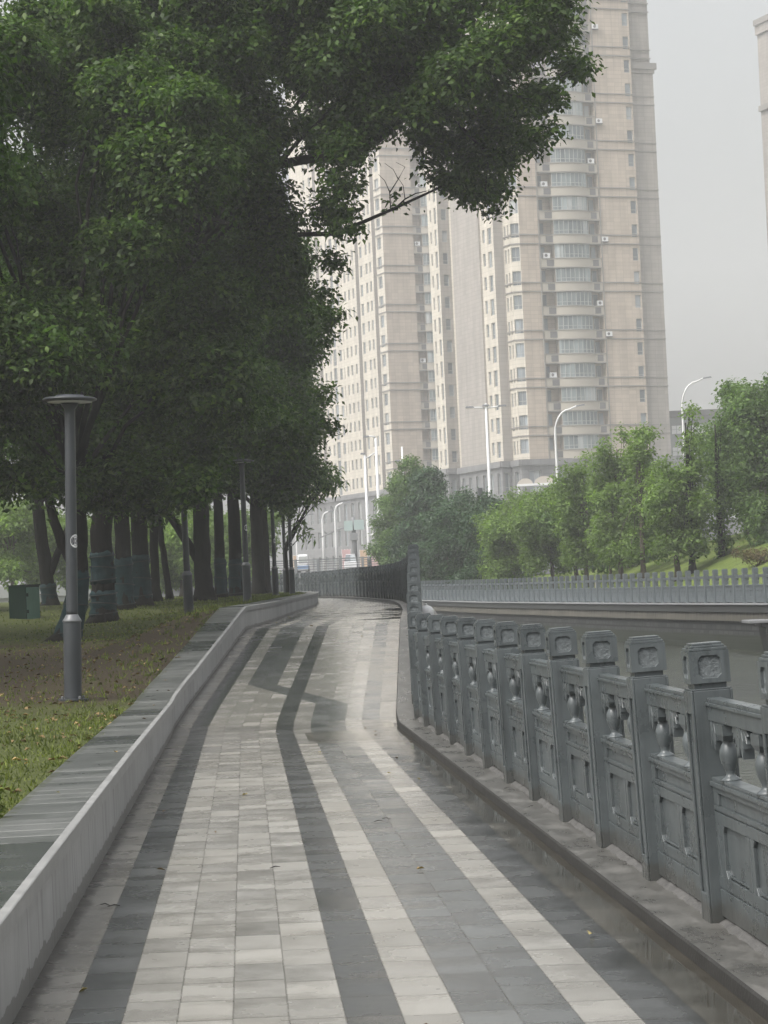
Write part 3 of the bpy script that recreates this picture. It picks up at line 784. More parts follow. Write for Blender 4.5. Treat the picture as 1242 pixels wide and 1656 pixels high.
def crown(clumps, k, size, sub=9, subr=.5, tuft=12, tsp=.16, droop=.35, flat=.8, aspect=.55, inner_frac=.12):
    """clumps: (x,y,z,r) -> leaves on tufts around the surface of smaller sub clumps"""
    Ps, Ns = [], []
    for c in clumps:
        x, y, z, r = c[:4]; kk = k*(c[4] if len(c) > 4 else 1)
        n_t = max(3, int(kk*r*r/tuft))
        S = np.array([x, y, z]) + unit(sub)*np.array([r, r, r*flat])*RNG.uniform(.35, .72, (sub, 1))
        w = RNG.integers(0, sub, n_t)
        q = unit(n_t); q[:, 2] = q[:, 2]*.8 + .18; q /= np.linalg.norm(q, axis=1)[:, None]
        rad = r*subr*np.where(RNG.random(n_t) < inner_frac, RNG.uniform(.3, .8, n_t), RNG.uniform(.82, 1.06, n_t))
        T = S[w] + q*np.array([1, 1, flat])*rad[:, None]
        P = np.repeat(T, tuft, 0) + RNG.normal(0, tsp, (n_t*tuft, 3))*np.array([1, 1, .8])
        N = np.repeat(q*.75 + np.array([0, 0, .75]), tuft, 0)
        Ps.append(P); Ns.append(N)
    P = np.concatenate(Ps); N = np.concatenate(Ns)
    return leaves(P, N, size, droop=droop, aspect=aspect)
def limb(b, a, c, r0, r1, n=7, sag=.12, wob=.05, m=0):
    a = Vector(a); c = Vector(c); L = (c-a).length; pts = []; rad = []
    for i in range(n+1):
        t = i/n; p = a.lerp(c, t); p.z += sag*L*math.sin(t*PI)*.6
        if 0 < i < n: p += Vector((random.uniform(-1, 1), random.uniform(-1, 1), random.uniform(-1, 1)))*wob*L*.5
        pts.append(p); rad.append(r0*(1-t)+r1*t)
    b.tube(pts, rad, 7, m); return pts
def trunk_mesh(b, pts, radii, flare=1.25):
    """pts local; first is the foot"""
    P = [Vector(p) for p in pts]; Q = []; R_ = []
    for i in range(len(P)-1):
        for s in range(4):
            t = s/4; Q.append(P[i].lerp(P[i+1], t) + Vector((random.uniform(-.012, .012), random.uniform(-.012, .012), 0))); R_.append(radii[i]*(1-t)+radii[i+1]*t)
    Q.append(P[-1]); R_.append(radii[-1])
    R_[0] *= flare; R_[1] *= 1+(flare-1)*.35
    b.tube(Q, R_, 12)
    return Q
def pip(x, y, poly):
    r = False; n = len(poly)
    for i in range(n):
        (x1, y1), (x2, y2) = poly[i], poly[(i+1)%n]
        if (y1 > y) != (y2 > y) and x < (x2-x1)*(y-y1)/(y2-y1)+x1: r = not r
    return r
def edge_dist(x, y, poly):
    best = 1e9; n = len(poly)
    for i in range(n):
        (x1, y1), (x2, y2) = poly[i], poly[(i+1)%n]; dx, dy = x2-x1, y2-y1
        t = max(0, min(1, ((x-x1)*dx+(y-y1)*dy)/(dx*dx+dy*dy+1e-9)))
        best = min(best, math.hypot(x-x1-t*dx, y-y1-t*dy))
    return best
SIL = [(-500, -600), (800, -600), (830, -150), (890, -10), (925, 50), (955, 105), (930, 140), (890, 185), (900, 225), (850, 262), (830, 300), (800, 352), (770, 345), (700, 285), (640, 240), (606, 232), (600, 285), (582, 330), (572, 385), (530, 405), (514, 470), (526, 520), (515, 560), (500, 600),
       (512, 625), (526, 680), (516, 745), (500, 800), (478, 850), (440, 845), (390, 800), (340, 815), (290, 830), (225, 850), (150, 838), (60, 815), (0, 822), (-500, 870)]
def fits(c, r, Y, frac=.8):
    x, y = pix(c); rp = r*FPX/Y
    return pip(x, y, SIL) and edge_dist(x, y, SIL) > rp*frac
def ellipsoid_clumps(cen, rad, n, rmin, rmax, shell=.55, mask=True, lowcut=-.95):
    out = []; tries = 0
    while len(out) < n and tries < n*40:
        tries += 1; q = unit(1)[0]
        if q[2] < lowcut: continue
        s = RNG.uniform(shell, 1.0)**.6; r = float(RNG.uniform(rmin, rmax))
        c = Vector((cen[0]+q[0]*rad[0]*s, cen[1]+q[1]*rad[1]*s, cen[2]+q[2]*rad[2]*s))
        if mask and not fits(c, r, c.y): continue
        dens = 1.0 if c.y < cen[1]+1.0 else .45
        out.append((c.x, c.y, c.z, r, dens))
    return out
TREES = []
def tree(name, label, base, tpts, trad, clumps, leafm, barkm, k=2400, size=.10, group=None, sub=9, tuft=12, tsp=.16, limbs=22, wraps=None, droop=.35, fork=None, lr=.05, aspect=.55, extra=None, subr=.5, fresh=None):
    t = thing(name, label, 'tree', base, 0, group); B = Vector(base)
    b = MB(); Q = trunk_mesh(b, tpts, trad, 1.55); top = Q[-1]
    for vi, vv in enumerate(b.v):
        ax = Q[min(len(Q)-1, vi//12)]; ph = (vi % 12)*PI/6; kk_ = .05*math.sin(3*ph+vi//12*.5+base[0]*3)+random.uniform(-.05, .05)
        vv += Vector((vv.x-ax.x, vv.y-ax.y, 0))*(kk_ + (.22*max(0, math.sin(2.5*ph+base[0]*7)) if vi//12 == 0 else 0))
    tip_r = trad[-1]
    if clumps:
        order = sorted(range(len(clumps)), key=lambda i: -clumps[i][3])[:limbs]
        for i in order:
            c = Vector(clumps[i][:3]) - B
            a = Q[max(2, int(len(Q)*random.uniform(.72, 1.0))-1)]
            limb(b, a, c, min(tip_r*.6, lr*1.6), .012, 6, .05, .05)
    if fork:
        for f in fork: trunk_mesh(b, f[0], f[1], 1.0)
    if extra: extra(b, B)
    b.build('trunk', barkm, t, True)
    if clumps:
        V, Fq = crown(clumps, k, size, sub=sub, tuft=tuft, tsp=tsp, droop=droop, aspect=aspect, subr=subr)
        nt_ = len(Fq)//tuft; mi = np.repeat((RNG.random(nt_) < .34).astype(int), tuft) if fresh else None
        np_mesh('crown', V - np.array(B), Fq, [leafm, fresh] if fresh else leafm, t, 4, mi)
    if wraps:
        for (z0, z1, grow) in wraps:
            pts = []; rad = []
            for i in range(9):
                z = z0+(z1-z0)*i/8
                # follow the trunk axis
                for a, c, ra, rc in zip(tpts, tpts[1:], trad, trad[1:]):
                    if a[2] <= z <= c[2] or (c is tpts[-1] and z > c[2]):
                        s = (z-a[2])/max(1e-6, c[2]-a[2]); pts.append(Vector(a).lerp(Vector(c), s)); rad.append((ra*(1-s)+rc*s)*grow + .012*math.sin(i*2.1) + random.uniform(0, .008)); break
            wb = MB(); wb.tube(pts, rad, 20)
            for vi, vv in enumerate(wb.v):
                ax = pts[min(8, vi//20)]; dd = Vector((vv.x-ax.x, vv.y-ax.y, 0)); k_ = random.uniform(-.05, .07) + .05*math.sin((vi % 20)*1.9+vi//20*.8)
                vv += dd*k_ + Vector((0, 0, random.uniform(-.04, .04) if vi//20 in (0, 8) else 0))
            for q in (1, 4, 7): wb.tube([pts[q]+Vector((rad[q]*1.07*math.cos(w_*PI/8), rad[q]*1.07*math.sin(w_*PI/8), .03*math.sin(w_*PI/8+q))) for w_ in range(17)], .012, 5, 1)
            wb.build('trunk_wrap', [M['wrap'], M['black']], t, True)
    TREES.append(t); return t
def rel(px, py, Y, B): 
    q = dep(px, py, Y) - Vector(B); return (q.x, q.y, q.z)
def circ(px, py, rp, Y, dens=1.0):
    p = dep(px, py, Y); return (p.x, p.y, p.z, rp*Y/FPX, dens)
G1 = 'broad leaved trees on the lawn along the path'
# near tree 1 - leaning trunk behind the first lamp
B1 = lz(105, 1035, 47)
t1 = [(-.02, 0, -.1), rel(122, 985, 47, B1), rel(128, 930, 47, B1), rel(128, 860, 47, B1), rel(120, 760, 47, B1), rel(110, 600, 47, B1)]
t1r = [.24, .19, .17, .16, .15, .11]
cl = ellipsoid_clumps((-6.4, 47, 8.4), (4.6, 4.6, 4.9), 62, .8, 1.35)
for (px, py, rp) in ((15, 775, 38), (55, 765, 34), (100, 790, 32), (140, 790, 34), (-30, 780, 36)): cl.append(circ(px, py, rp, 45+RNG.uniform(-2, 2), 1.1))
tree('camphor_tree', 'nearest leaning tree with teal wrapped foot behind the first lamp', B1, t1, t1r, cl, M['leaf'], M['bark'], k=4000, size=.13, tsp=.15, subr=.36, sub=18, fresh=M['leaf_fresh'], group=G1, wraps=[(.02, 1.35, 1.1)], fork=[([t1[2], rel(100, 880, 47.2, B1), rel(84, 830, 47.5, B1), rel(70, 770, 48, B1)], [.11, .1, .09, .07])])
# near tree 2 - big overhanging limb
B2 = lz(167, 1003, 55)
t2 = [(0, 0, -.1), rel(167, 940, 55, B2), rel(163, 860, 55, B2), rel(172, 780, 55, B2), rel(200, 620, 54.5, B2), rel(250, 480, 54, B2), rel(320, 350, 53, B2)]
t2r = [.27, .25, .24, .22, .19, .16, .11]
cl = ellipsoid_clumps((-3.6, 54, 9.8), (5.4, 5.4, 5.4), 70, .8, 1.35)
over = [(250, 20, 60), (330, 0, 70), (410, 0, 70), (490, -10, 70), (160, 10, 60), (60, 20, 60), (200, 70, 60), (290, 90, 60), (110, 70, 55), (30, 100, 55), (380, 70, 60), (330, -70, 90), (180, -70, 90), (470, 60, 60), (40, -60, 90), (560, 80, 95), (640, 60, 100), (700, 30, 110), (650, 150, 75), (590, 190, 65), (770, 110, 92), (700, 160, 72), (835, 62, 74), (885, 62, 50), (895, 20, 34), (925, 112, 30), (945, 112, 15), (868, 160, 38), (895, 152, 26), (885, 214, 18), (860, 228, 32),
        (800, 200, 62), (745, 235, 52), (790, 265, 55), (735, 288, 38), (772, 312, 34), (800, 300, 24), (797, 335, 14), (690, 222, 38), (703, 285, 14), (700, 262, 16), (553, 300, 32), (535, 345, 38), (558, 370, 18), (610, 40, 80), (860, -20, 90), (780, -60, 120), (660, -70, 130), (548, 238, 44)]
for (px, py, rp) in ((150, 800, 34), (200, 812, 32), (250, 822, 28), (300, 795, 36), (325, 775, 36), (230, 780, 45), (280, 760, 45), (180, 770, 45), (330, 735, 45)): cl.append(circ(px, py, rp, 46.5+RNG.uniform(-2, 2), 1.1))
for (px, py, rp, Y_) in ((538, 425, 20, 52), (532, 512, 20, 56), (520, 545, 16, 56), (524, 640, 16, 60), (530, 688, 16, 60), (522, 470, 14, 54)): cl.append(circ(px, py, rp, Y_, 1.2))
for (px, py, rp) in over: cl.append(circ(px, py, rp, 48+RNG.uniform(-2.2, 2.2), 1.15))
def bare(b, B):
    def L(*pts, r0=.03, r1=.008):
        q = [Vector(rel(x, y, Y, B)) for x, y, Y in pts]; b.tube(q, [r0+(r1-r0)*i/(len(q)-1) for i in range(len(q))], 6)
    L((320, 350, 53), (450, 380, 51), (540, 378, 49.5), (592, 357, 48.5), (640, 336, 48), (692, 312, 48), (740, 290, 48), r0=.06, r1=.016)
    L((640, 336, 48), (655, 322, 48), (672, 313, 48), (690, 309, 48), r0=.018, r1=.008)
    L((632, 340, 48), (630, 310, 48), (622, 292, 48), (612, 282, 48), r0=.012, r1=.004)
    L((630, 312, 48), (644, 290, 48), (655, 270, 48), (640, 262, 48), r0=.012, r1=.004)
    L((644, 290, 48), (636, 274, 48), (622, 264, 48), r0=.008, r1=.003)
    L((655, 322, 48), (652, 300, 48), (642, 285, 48), r0=.009, r1=.003)
    L((320, 350, 53), (430, 270, 51), (560, 246, 49), (604, 232, 48.5), (640, 205, 48), (668, 178, 48), (720, 140, 48), (800, 90, 48), (900, 70, 48), r0=.11, r1=.015)
    L((604, 232, 48.5), (620, 205, 48), (632, 180, 48), r0=.015, r1=.006)
    L((680, 170, 48), (740, 200, 48), (790, 250, 48), (785, 310, 48), r0=.05, r1=.01)
    L((720, 140, 48), (800, 150, 48), (860, 160, 48), (920, 115, 48), r0=.04, r1=.008)
cl.append(circ(641, 325, 8, 48, 1.5))
tree('camphor_tree', 'big tree with a torn teal wrap whose limb overhangs the path to the right', B2, t2, t2r, cl, M['leaf'], M['bark'], k=4000, size=.13, tsp=.15, subr=.36, sub=18, fresh=M['leaf_fresh'], group=G1, wraps=[(.12, .68, 1.1), (.85, 1.55, 1.06)], extra=bare)
B3 = Vector((-9.6, 32, lawn_z(-9.6, 32)))
cl = ellipsoid_clumps((-9.4, 32, 9.2), (4.7, 5.0, 4.4), 46, .8, 1.3, mask=False)
tree('camphor_tree', 'tree out of view at the left whose foliage reaches in along the left edge', B3, [(0, 0, -.1), (.1, 0, 1.5), (.2, 0, 3.2), (.1, .2, 5.5)], [.36, .3, .27, .2], cl, M['leaf'], M['bark'], k=3000, size=.135, group=G1)
B3 = Vector((-14.5, 46, lawn_z(-14.5, 46)))  # unseen tree, added to shade the lawn
cl = ellipsoid_clumps((-14.5, 46, 9.2), (5.0, 5.0, 4.6), 44, .9, 1.4, mask=False)
tree('camphor_tree', 'unseen tree added for shade left of the cabinet beyond the frame edge', B3, [(0, 0, -.1), (.1, 0, 1.5), (.2, 0, 3.2), (.1, .2, 5.5)], [.36, .3, .27, .2], cl, M['leaf'], M['bark'], k=2200, size=.15, group=G1)
for i, (x, yy, lab) in enumerate(((-19.5, 33, 'unseen grove tree added for shade far left of the path lamp beyond the frame'), (-21, 57, 'unseen grove tree added for shade behind the one left of the cabinet'), (-16, 70, 'unseen grove tree added for shade behind the cabinet towards the forked tree'), (-27, 72, 'unseen grove tree added for shade deepest in the lawn at the left'))):  # unseen trees added to block low sky light from the left
    B3 = Vector((x, yy, lawn_z(x, yy)))
    cl = ellipsoid_clumps((x, yy, 7.8), (4.8, 4.8, 5.4), 40, 1.0, 1.5, mask=False)
    cl = [q for q in cl if pix(q[:3])[0] + q[3]*FPX/q[1] < 150 or pix(q[:3])[1] + q[3]*FPX/q[1] < 800]
    tree('camphor_tree', lab, B3, [(0, 0, -.1), (.1, 0, 1.5), (.2, 0, 3.2), (.1, .2, 5.5)], [.3, .25, .22, .16], cl, M['leaf'], M['bark'], k=1300, size=.19, group=G1)
# fresh clumps lower on the crowns
def side_tree(label, px, py, Y, cen, rad, n, tx, tr, wraps=None, leafm=None, rr=(.8, 1.3), k=3200, lean=0, name='camphor_tree', size=.145, fork=None, mask=True, more=()):
    B = lz(px, py, Y); top = 5.2
    tp = [(0, 0, -.1), (lean*.3, 0, 1.0), (lean*.7, 0, 2.2), (lean, 0, 3.6), (lean*1.1, 0, top)]
    c = ellipsoid_clumps(cen, rad, n, *rr, mask=mask) + [circ(*q) for q in more]
    fk = None
    if fork: fk = [([(0, 0, 1.0), (fork*.4, 0, 1.9), (fork, 0, 3.2)], [tr*.6, tr*.5, tr*.4])]
    return tree(name, label, B, tp, [tr*1.1, tr, tr*.95, tr*.85, tr*.6], c, leafm or M['leaf'], M['bark'], k=k, size=size, group=G1, wraps=wraps, fork=fk)
side_tree('tree with a straight trunk wholly wrapped in teal, right of the torn wrap', 202, 977, 64, (-6.2, 64, 7.8), (4.5, 4.5, 4.6), 46, 0, .21, [(.0, 1.35, 1.1)])
side_tree('thick teal wrapped trunk with a dark rope line, touching its straight neighbour', 229, 969, 69, (-4.6, 69, 8.2), (4.3, 4.3, 5.0), 46, 0, .24, [(.12, 1.4, 1.1)])
side_tree('bare dark slim trunk with no wrap, just right of the teal wrapped pair', 252, 952, 78, (-7, 78, 8), (3.5, 4, 4), 22, 0, .14, rr=(.9, 1.4))
side_tree('thin slanting dark trunk leaning left between the wrapped pair and the dark based lamp', 275, 951, 82, (-6.2, 82, 8), (3.5, 4, 4), 22, 0, .105, lean=-.35, rr=(.9, 1.4))
side_tree('massive dark forked trunk right behind the lamp with the dark base', 330, 955, 74, (-5.0, 74, 8.0), (3.8, 3.8, 5.0), 36, 0, .26, fork=-1.3)
side_tree('slim trunk with a teal foot midway between the two wall side lamps', 358, 958, 80, (-4.6, 80, 7.6), (3.0, 3.8, 5.2), 34, 0, .17, [(.0, 1.3, 1.1)], leafm=M['leaf_fresh'])
side_tree('broad trunk with a faded teal wrap directly left of the wall bend lamp', 383, 958, 84, (-4.0, 84, 7.0), (2.9, 3.4, 5.0), 34, 0, .22, [(.0, 1.3, 1.08)], leafm=M['leaf_fresh'])
side_tree('dark trunk just right of the wall bend lamp', 419, 957, 91, (-4.2, 88, 6.6), (2.8, 3.4, 5.0), 34, 0, .23, leafm=M['leaf_fresh'], more=((440, 795, 26, 76), (425, 770, 30, 76), (452, 812, 18, 77), (405, 735, 30, 68), (400, 760, 22, 70)))
side_tree('tree at the right end of the row whose leafy edge meets the towers', 432, 955, 94, (-4.2, 91, 5.8), (2.4, 3.0, 4.4), 40, 0, .15, leafm=M['leaf_fresh'], rr=(.6, 1.0), more=((470, 800, 24, 82), (480, 775, 26, 82), (466, 825, 14, 83), (495, 745, 26, 82)))
side_tree('forked tree with a teal foot at the left, behind the green cabinet', 80, 938, 80, (-10.6, 80, 7.2), (4, 4, 4.4), 34, 0, .22, [(.0, .7, 1.12)], lean=-.3, fork=1.0)
# young plant with long drooping leaves in front of the bridge lamps
Bq = lz(466, 962, 91)
cl = [circ(540, 775, 12, 91), circ(528, 760, 12, 91), circ(520, 790, 14, 91), circ(512, 770, 16, 91), circ(505, 810, 10, 91), circ(480, 850, 9, 91), circ(492, 862, 7, 91)]
def sprigs(b, B):
    for (x, y) in ((540, 775), (520, 790), (490, 855)):
        b.tube([Vector(rel(462, 880, 91, B)), Vector(rel((462+x)/2, (870+y)/2-10, 91, B)), Vector(rel(x, y, 91, B))], [.03, .02, .008], 6)
tree('young_tree', 'young tree with long drooping leaves in front of the bridge lamp posts', Bq, [(0, 0, -.1), (0, 0, 1.2), rel(462, 880, 91, Bq)], [.07, .06, .04], cl, M['leaf_r2'], M['bark'], k=1500, size=.3, aspect=.28, droop=.9, sub=4, tuft=5, tsp=.2, limbs=7, extra=sprigs)
# trees beyond the lawn at the far left
for (px, Y, top, w, lab) in ((20, 118, 815, 75, 'hazy pale green tree at the left edge beyond the lawn'), (85, 125, 840, 55, 'hazy tree seen between the cabinet and the first lamp'), (-50, 122, 800, 60, 'hazy tree cut by the left edge of the lawn view'), (150, 130, 850, 45, 'hazy tree glimpsed past the first lamp pole'), (295, 128, 850, 40, 'hazy tree glimpsed through the gap by the dark based lamp'), (245, 134, 835, 55, 'hazy tree glimpsed between the wrapped trunks'), (-120, 124, 800, 70, 'hazy tree standing beyond the lawn past the frame edge'), (350, 138, 840, 50, 'hazy tree behind the slim teal footed trunk'), (400, 142, 835, 45, 'hazy tree behind the wall bend lamp'), (195, 138, 835, 50, 'hazy tree behind the straight teal wrapped trunk')):
    p = dep(px, 945, Y); p.z = lawn_z(p.x, Y)-.03; c = []
    for q in range(24):
        c.append(circ(px+random.uniform(-w, w)*.8, random.uniform(top, 935), random.uniform(18, 30), Y+random.uniform(-2, 2)))
    tree('broadleaf_tree', lab, p, [(0, 0, 0), (.05, 0, 1), (0, 0, 2.2)], [.16, .13, .1], c, M['leaf_r1'], M['bark2'], k=1000, size=.22, group='hazy trees beyond the lawn', sub=5, tuft=8, tsp=.22, limbs=8)

# ---- trees on the far bank
G2 = 'trees on the grass bank across the canal'
def bank_tree(label, px, Y, d_or_py, top, halfw, bot, leafm, n=16, spread=1.0, tr=.09, cone=False, k=1150, name='bank_tree', rp=(11, 19), bark='bark2', size=.17):
    kx = (px-621+.045*85)/FPX; Y0 = Y; Y = max(Y, (23.6+2.6)/(.145+kx)); p = dep(px, 915, Y); B = Vector((p.x, Y, bank_z(p.x, Y) - .03))
    _, by = pix(B); c = []; n = int(n*1.65); bot += 16
    for i in range(n):
        t = (i+.5)/n; yy = top + (bot-top)*t
        w = halfw*1.3*(math.sin(min(1, t*1.15+.12)*PI*.78)**.8 if not cone else (.25+.75*t))
        c.append(circ(px + random.uniform(-1, 1)*w*.95, yy + random.uniform(-6, 6), random.uniform(*rp)*1.25*(.55+.45*min(1, t*2.5)), Y + random.uniform(-1, 1)*halfw*Y/FPX))
    H = (by-top)*Y/FPX
    lx = random.uniform(-.2, .2)
    tree(name, label, B, [(0, 0, -.1), (lx*.3, 0, H*.25), (lx, 0, H*.55), (lx*.6, 0, H*.9)], [tr*1.15, tr, tr*.7, tr*.25], c, leafm, M[bark], k=k, size=size, group=G2, sub=6, tuft=9, tsp=.17, limbs=n, droop=.3, lr=.025, subr=.6)
L1, L2, L3 = M['leaf_r1'], M['leaf_r2'], M['leaf_r3']
bank_tree('largest dense tree on the bank, cut by the right edge of the view', 1215, 105, 0, 628, 58, 815, L2, 30, tr=.15, rp=(20, 32))
bank_tree('second dense tree behind the reddish shrub at the right edge', 1262, 100, 0, 600, 60, 850, L2, 30, tr=.15, rp=(20, 32))
bank_tree('narrow column shaped dark tree left of the largest bank tree', 1168, 100, 0, 662, 10, 895, L2, 16, tr=.1, bark='bark', rp=(8, 12))
bank_tree('tall slim leaning tree whose tip touches the curved street lamp', 1120, 99, 0, 656, 15, 880, L1, 20, tr=.11, cone=True, bark='bark', rp=(6, 14))
bank_tree('spreading tree with a bare dark trunk below the small grey building', 1096, 98, 0, 752, 34, 872, L1, 20, tr=.11, rp=(12, 22))
bank_tree('pointed bright tree in front of the right tower corner', 1040, 103, 0, 688, 38, 880, L1, 22, tr=.1, cone=True, rp=(10, 20))
bank_tree('rounded bright tree right of the arched white canopy', 1003, 101, 0, 702, 36, 885, L1, 22, tr=.09, rp=(13, 22))
bank_tree('yellow green tree under the curved lamp beside the right tower', 948, 104, 0, 745, 42, 888, L1, 22, tr=.09, rp=(13, 22))
bank_tree('yellow green tree just below the arched white canopy', 893, 110, 0, 794, 42, 900, L1, 22, tr=.09, rp=(13, 22))
bank_tree('bushy bright tree below the tall triple head lamp', 832, 114, 0, 803, 40, 912, L1, 24, tr=.1, rp=(14, 23))
bank_tree('dark bluish tree left of the bushy bright tree', 768, 124, 0, 800, 46, 925, L3, 22, tr=.12, rp=(16, 25), size=.17)
bank_tree('dark tree with two spiky tops in front of the left tower', 690, 140, 0, 762, 44, 925, L3, 24, tr=.12, cone=True, rp=(13, 24), size=.19)
bank_tree('pointed tree at the left end of the bank beside the stacked caps', 662, 150, 0, 740, 34, 915, L2, 20, tr=.1, cone=True, rp=(11, 22), size=.19)
bank_tree('low dark tree hanging over the far end of the far balustrade', 725, 134, 0, 815, 44, 935, L3, 20, tr=.1, rp=(16, 25), size=.18)
bank_tree('shadowy tree filling the gap behind the bushy bright tree', 800, 132, 0, 815, 46, 930, L3, 18, tr=.1, rp=(16, 25), size=.18)
bank_tree('half hidden tree behind the yellow green pair', 932, 122, 0, 785, 50, 895, L2, 18, tr=.1, rp=(16, 25), size=.17)
bank_tree('half hidden tree behind the rounded bright tree', 1020, 120, 0, 740, 45, 890, L2, 18, tr=.1, rp=(16, 25), size=.17)
bank_tree('thin young tree with a whitened stem above the middle of the far balustrade', 986, 97, 0, 770, 20, 880, L1, 12, tr=.06, rp=(9, 15))
bank_tree('half hidden tree behind the tall slim leaning tree', 1070, 122, 0, 775, 46, 885, L2, 18, tr=.1, rp=(16, 25), size=.17)
bank_tree('far left bank tree leaning over the bridge railing end', 636, 160, 0, 800, 26, 925, L2, 16, tr=.1, rp=(12, 20), size=.2)
# reddish shrub
p = dep(1222, 905, 92); B = Vector((p.x, 92, bank_z(p.x, 92)))
cl = [(B.x+random.uniform(-.55, .7), 92+random.uniform(-.4, .4), B.z+.3+random.uniform(-.1, .25), random.uniform(.22, .34)) for _ in range(12)]
t = thing('shrub', 'reddish brown rounded shrub on the grass bank behind the far balustrade', 'shrub', B)
b = MB()
for q in range(6): b.tube([(0, 0, -.05), (random.uniform(-.3, .3), random.uniform(-.2, .2), .25), (random.uniform(-.6, .6), random.uniform(-.3, .3), .45)], [.02, .014, .006], 5)
b.build('stem', M['bark2'], t)
V, Fq = crown(cl, 2600, .07, sub=5, tuft=10, tsp=.08); np_mesh('foliage', V-np.array(B), Fq, M['leaf_red'], t)
# pale stakes on the bank
for (px, lab) in ((908, 'leftmost pale wooden stake above the far balustrade'), (927, 'pale stake just right of the leftmost one on the bank'), (962, 'pale stake standing under the yellow green trees'), (1039, 'taller pale stake under the rounded bright tree')):
    Y = (23.6+1.3)/(.145+(px-618)/FPX); p = dep(px, 915, Y); z = bank_z(p.x, Y)
    b = MB(); b.lathe([(.035, -.1), (.033, .55), (.025, .6)], n=8); o = b.build('stake', M['slab'], None, True); o.location = (p.x, Y, z); o.rotation_euler = (0, random.uniform(-.08, .04), 0)
    tag(o, lab, 'stake', 'pale stakes on the grass bank')
# plant at the left edge above the coping
p = dep(4, 1400, 12.6); B = Vector((p.x-.06, p.y, lawn_z(p.x-.06, p.y)))
t = thing('garden_plant', 'small yellow green plant leaning over the coping at the left edge', 'plant', B)
b = MB(); P_, N_ = [], []
for q in range(7):
    e_ = Vector((random.uniform(-.1, .09), random.uniform(-.1, .1), random.uniform(.1, .26)))
    b.tube([(0, 0, -.02), e_*.5, e_], [.004, .003, .002], 5)
    for s in np.linspace(.4, 1, 8): P_.append(tuple(B+e_*float(s))); N_.append((e_.x*3, e_.y*3, .8))
b.build('stem', M['leaf_r1'], t)
V, Fq = leaves(np.array(P_), np.array(N_), .05, droop=.0); np_mesh('foliage', V-np.array(B), Fq, M['blade'], t)

# ---- grass and litter
pts, nn, hs = [], [], []
cnt = 0
while cnt < 46000:
    yy = 8 + 92*random.random()**2.0; x = inner(yy) - .03 - abs(random.gauss(0, 1))*3.0
    soilness = max(0, 1-abs(yy-36)/12.5)
    if x < -16 or random.random() < soilness*.93: continue
    pts.append((x, yy, lawn_z(x, yy))); cnt += 1
nw = 0
for q in range(420):
    yy = 9 + 60*random.random()**1.5; x0 = inner(yy) - .03 - abs(random.gauss(0, .5))
    for w_ in range(9):
        x = x0 - abs(random.gauss(0, .05)); y2 = yy+random.gauss(0, .06); pts.append((x, y2, lawn_z(x, y2))); nw += 1
P = np.array(pts); n = len(P)
d = RNG.normal(0, .5, (n, 3)); d[:, 2] = 1; d /= np.linalg.norm(d, axis=1)[:, None]
s = RNG.normal(0, 1, (n, 3)); s[:, 2] = 0; s /= np.linalg.norm(s, axis=1)[:, None]
h = RNG.uniform(.012, .042, (n, 1))*(1+.012*P[:, 1:2]); h[-nw:] *= RNG.uniform(1.2, 2.2, (nw, 1)); w = .004+P[:, 1:2]*.00022
V = np.stack([P-s*w, P+s*w, P+d*h], 1).reshape(-1, 3)
tag(np_mesh('grass', V, np.arange(n*3).reshape(n, 3), M['blade'], None, 3), 'short grass on the lawn beside the wall', 'grass', None, 'stuff')
pts = []
while len(pts) < 1500:
    yy = random.uniform(9, 62); x = inner(yy) - .05 - abs(random.gauss(0, 1))*2.2; pts.append((x, yy, lawn_z(x, yy)+.012))
V, Fq = leaves(np.array(pts), np.tile([0, 0, 2.5], (len(pts), 1)), .075, droop=0, fold=.35)
tag(np_mesh('leaf_litter', V, Fq, M['litter'], None), 'fallen leaves on the soil bank', 'leaf litter', None, 'stuff')
pts = []
for q in range(34):
    k = random.randrange(8, 110); f = random.random(); pt = LP[k].lerp(RP[k], f); pts.append((pt.x, pt.y+random.random()*.5, interp(pt.y, ZP)+.012))
for q in range(16):
    k = random.randrange(6, 60); pt = offs(LP, k, -random.uniform(.05, .38)); pts.append((pt.x, pt.y, pt.z+wallh(VV[k])+.006))
V, Fq = leaves(np.array(pts), np.tile([0, 0, 3.5], (len(pts), 1)), .05, droop=0, fold=.3)
tag(np_mesh('leaf_litter', V, Fq, [M['litter'], M['litter_pale']], None, 4, (RNG.random(len(pts)) < .3).astype(int)), 'scattered fallen leaves on the paving and coping', 'leaf litter', None, 'stuff')
b = MB()
for (px, py) in ((170, 1466), (184, 1468), (612, 1330), (625, 1326), (445, 1405)):
    p = dep(px, py, 10); dd = Vector((p.x, p.y, p.z-EYE)); s_ = -EYE/dd.z; q = Vector((dd.x*s_, dd.y*s_, .008)); a = random.uniform(-.5, .5)
    e_ = Vector((math.cos(a), math.sin(a)*2, 0))*.03; b.tube([q-e_, q+Vector((0, .02, .004)), q+e_], [.002, .003, .0015], 5)
tag(b.build('twig_litter', M['bark']), 'dark twigs lying on the wet paving', 'twig litter', None, 'stuff')

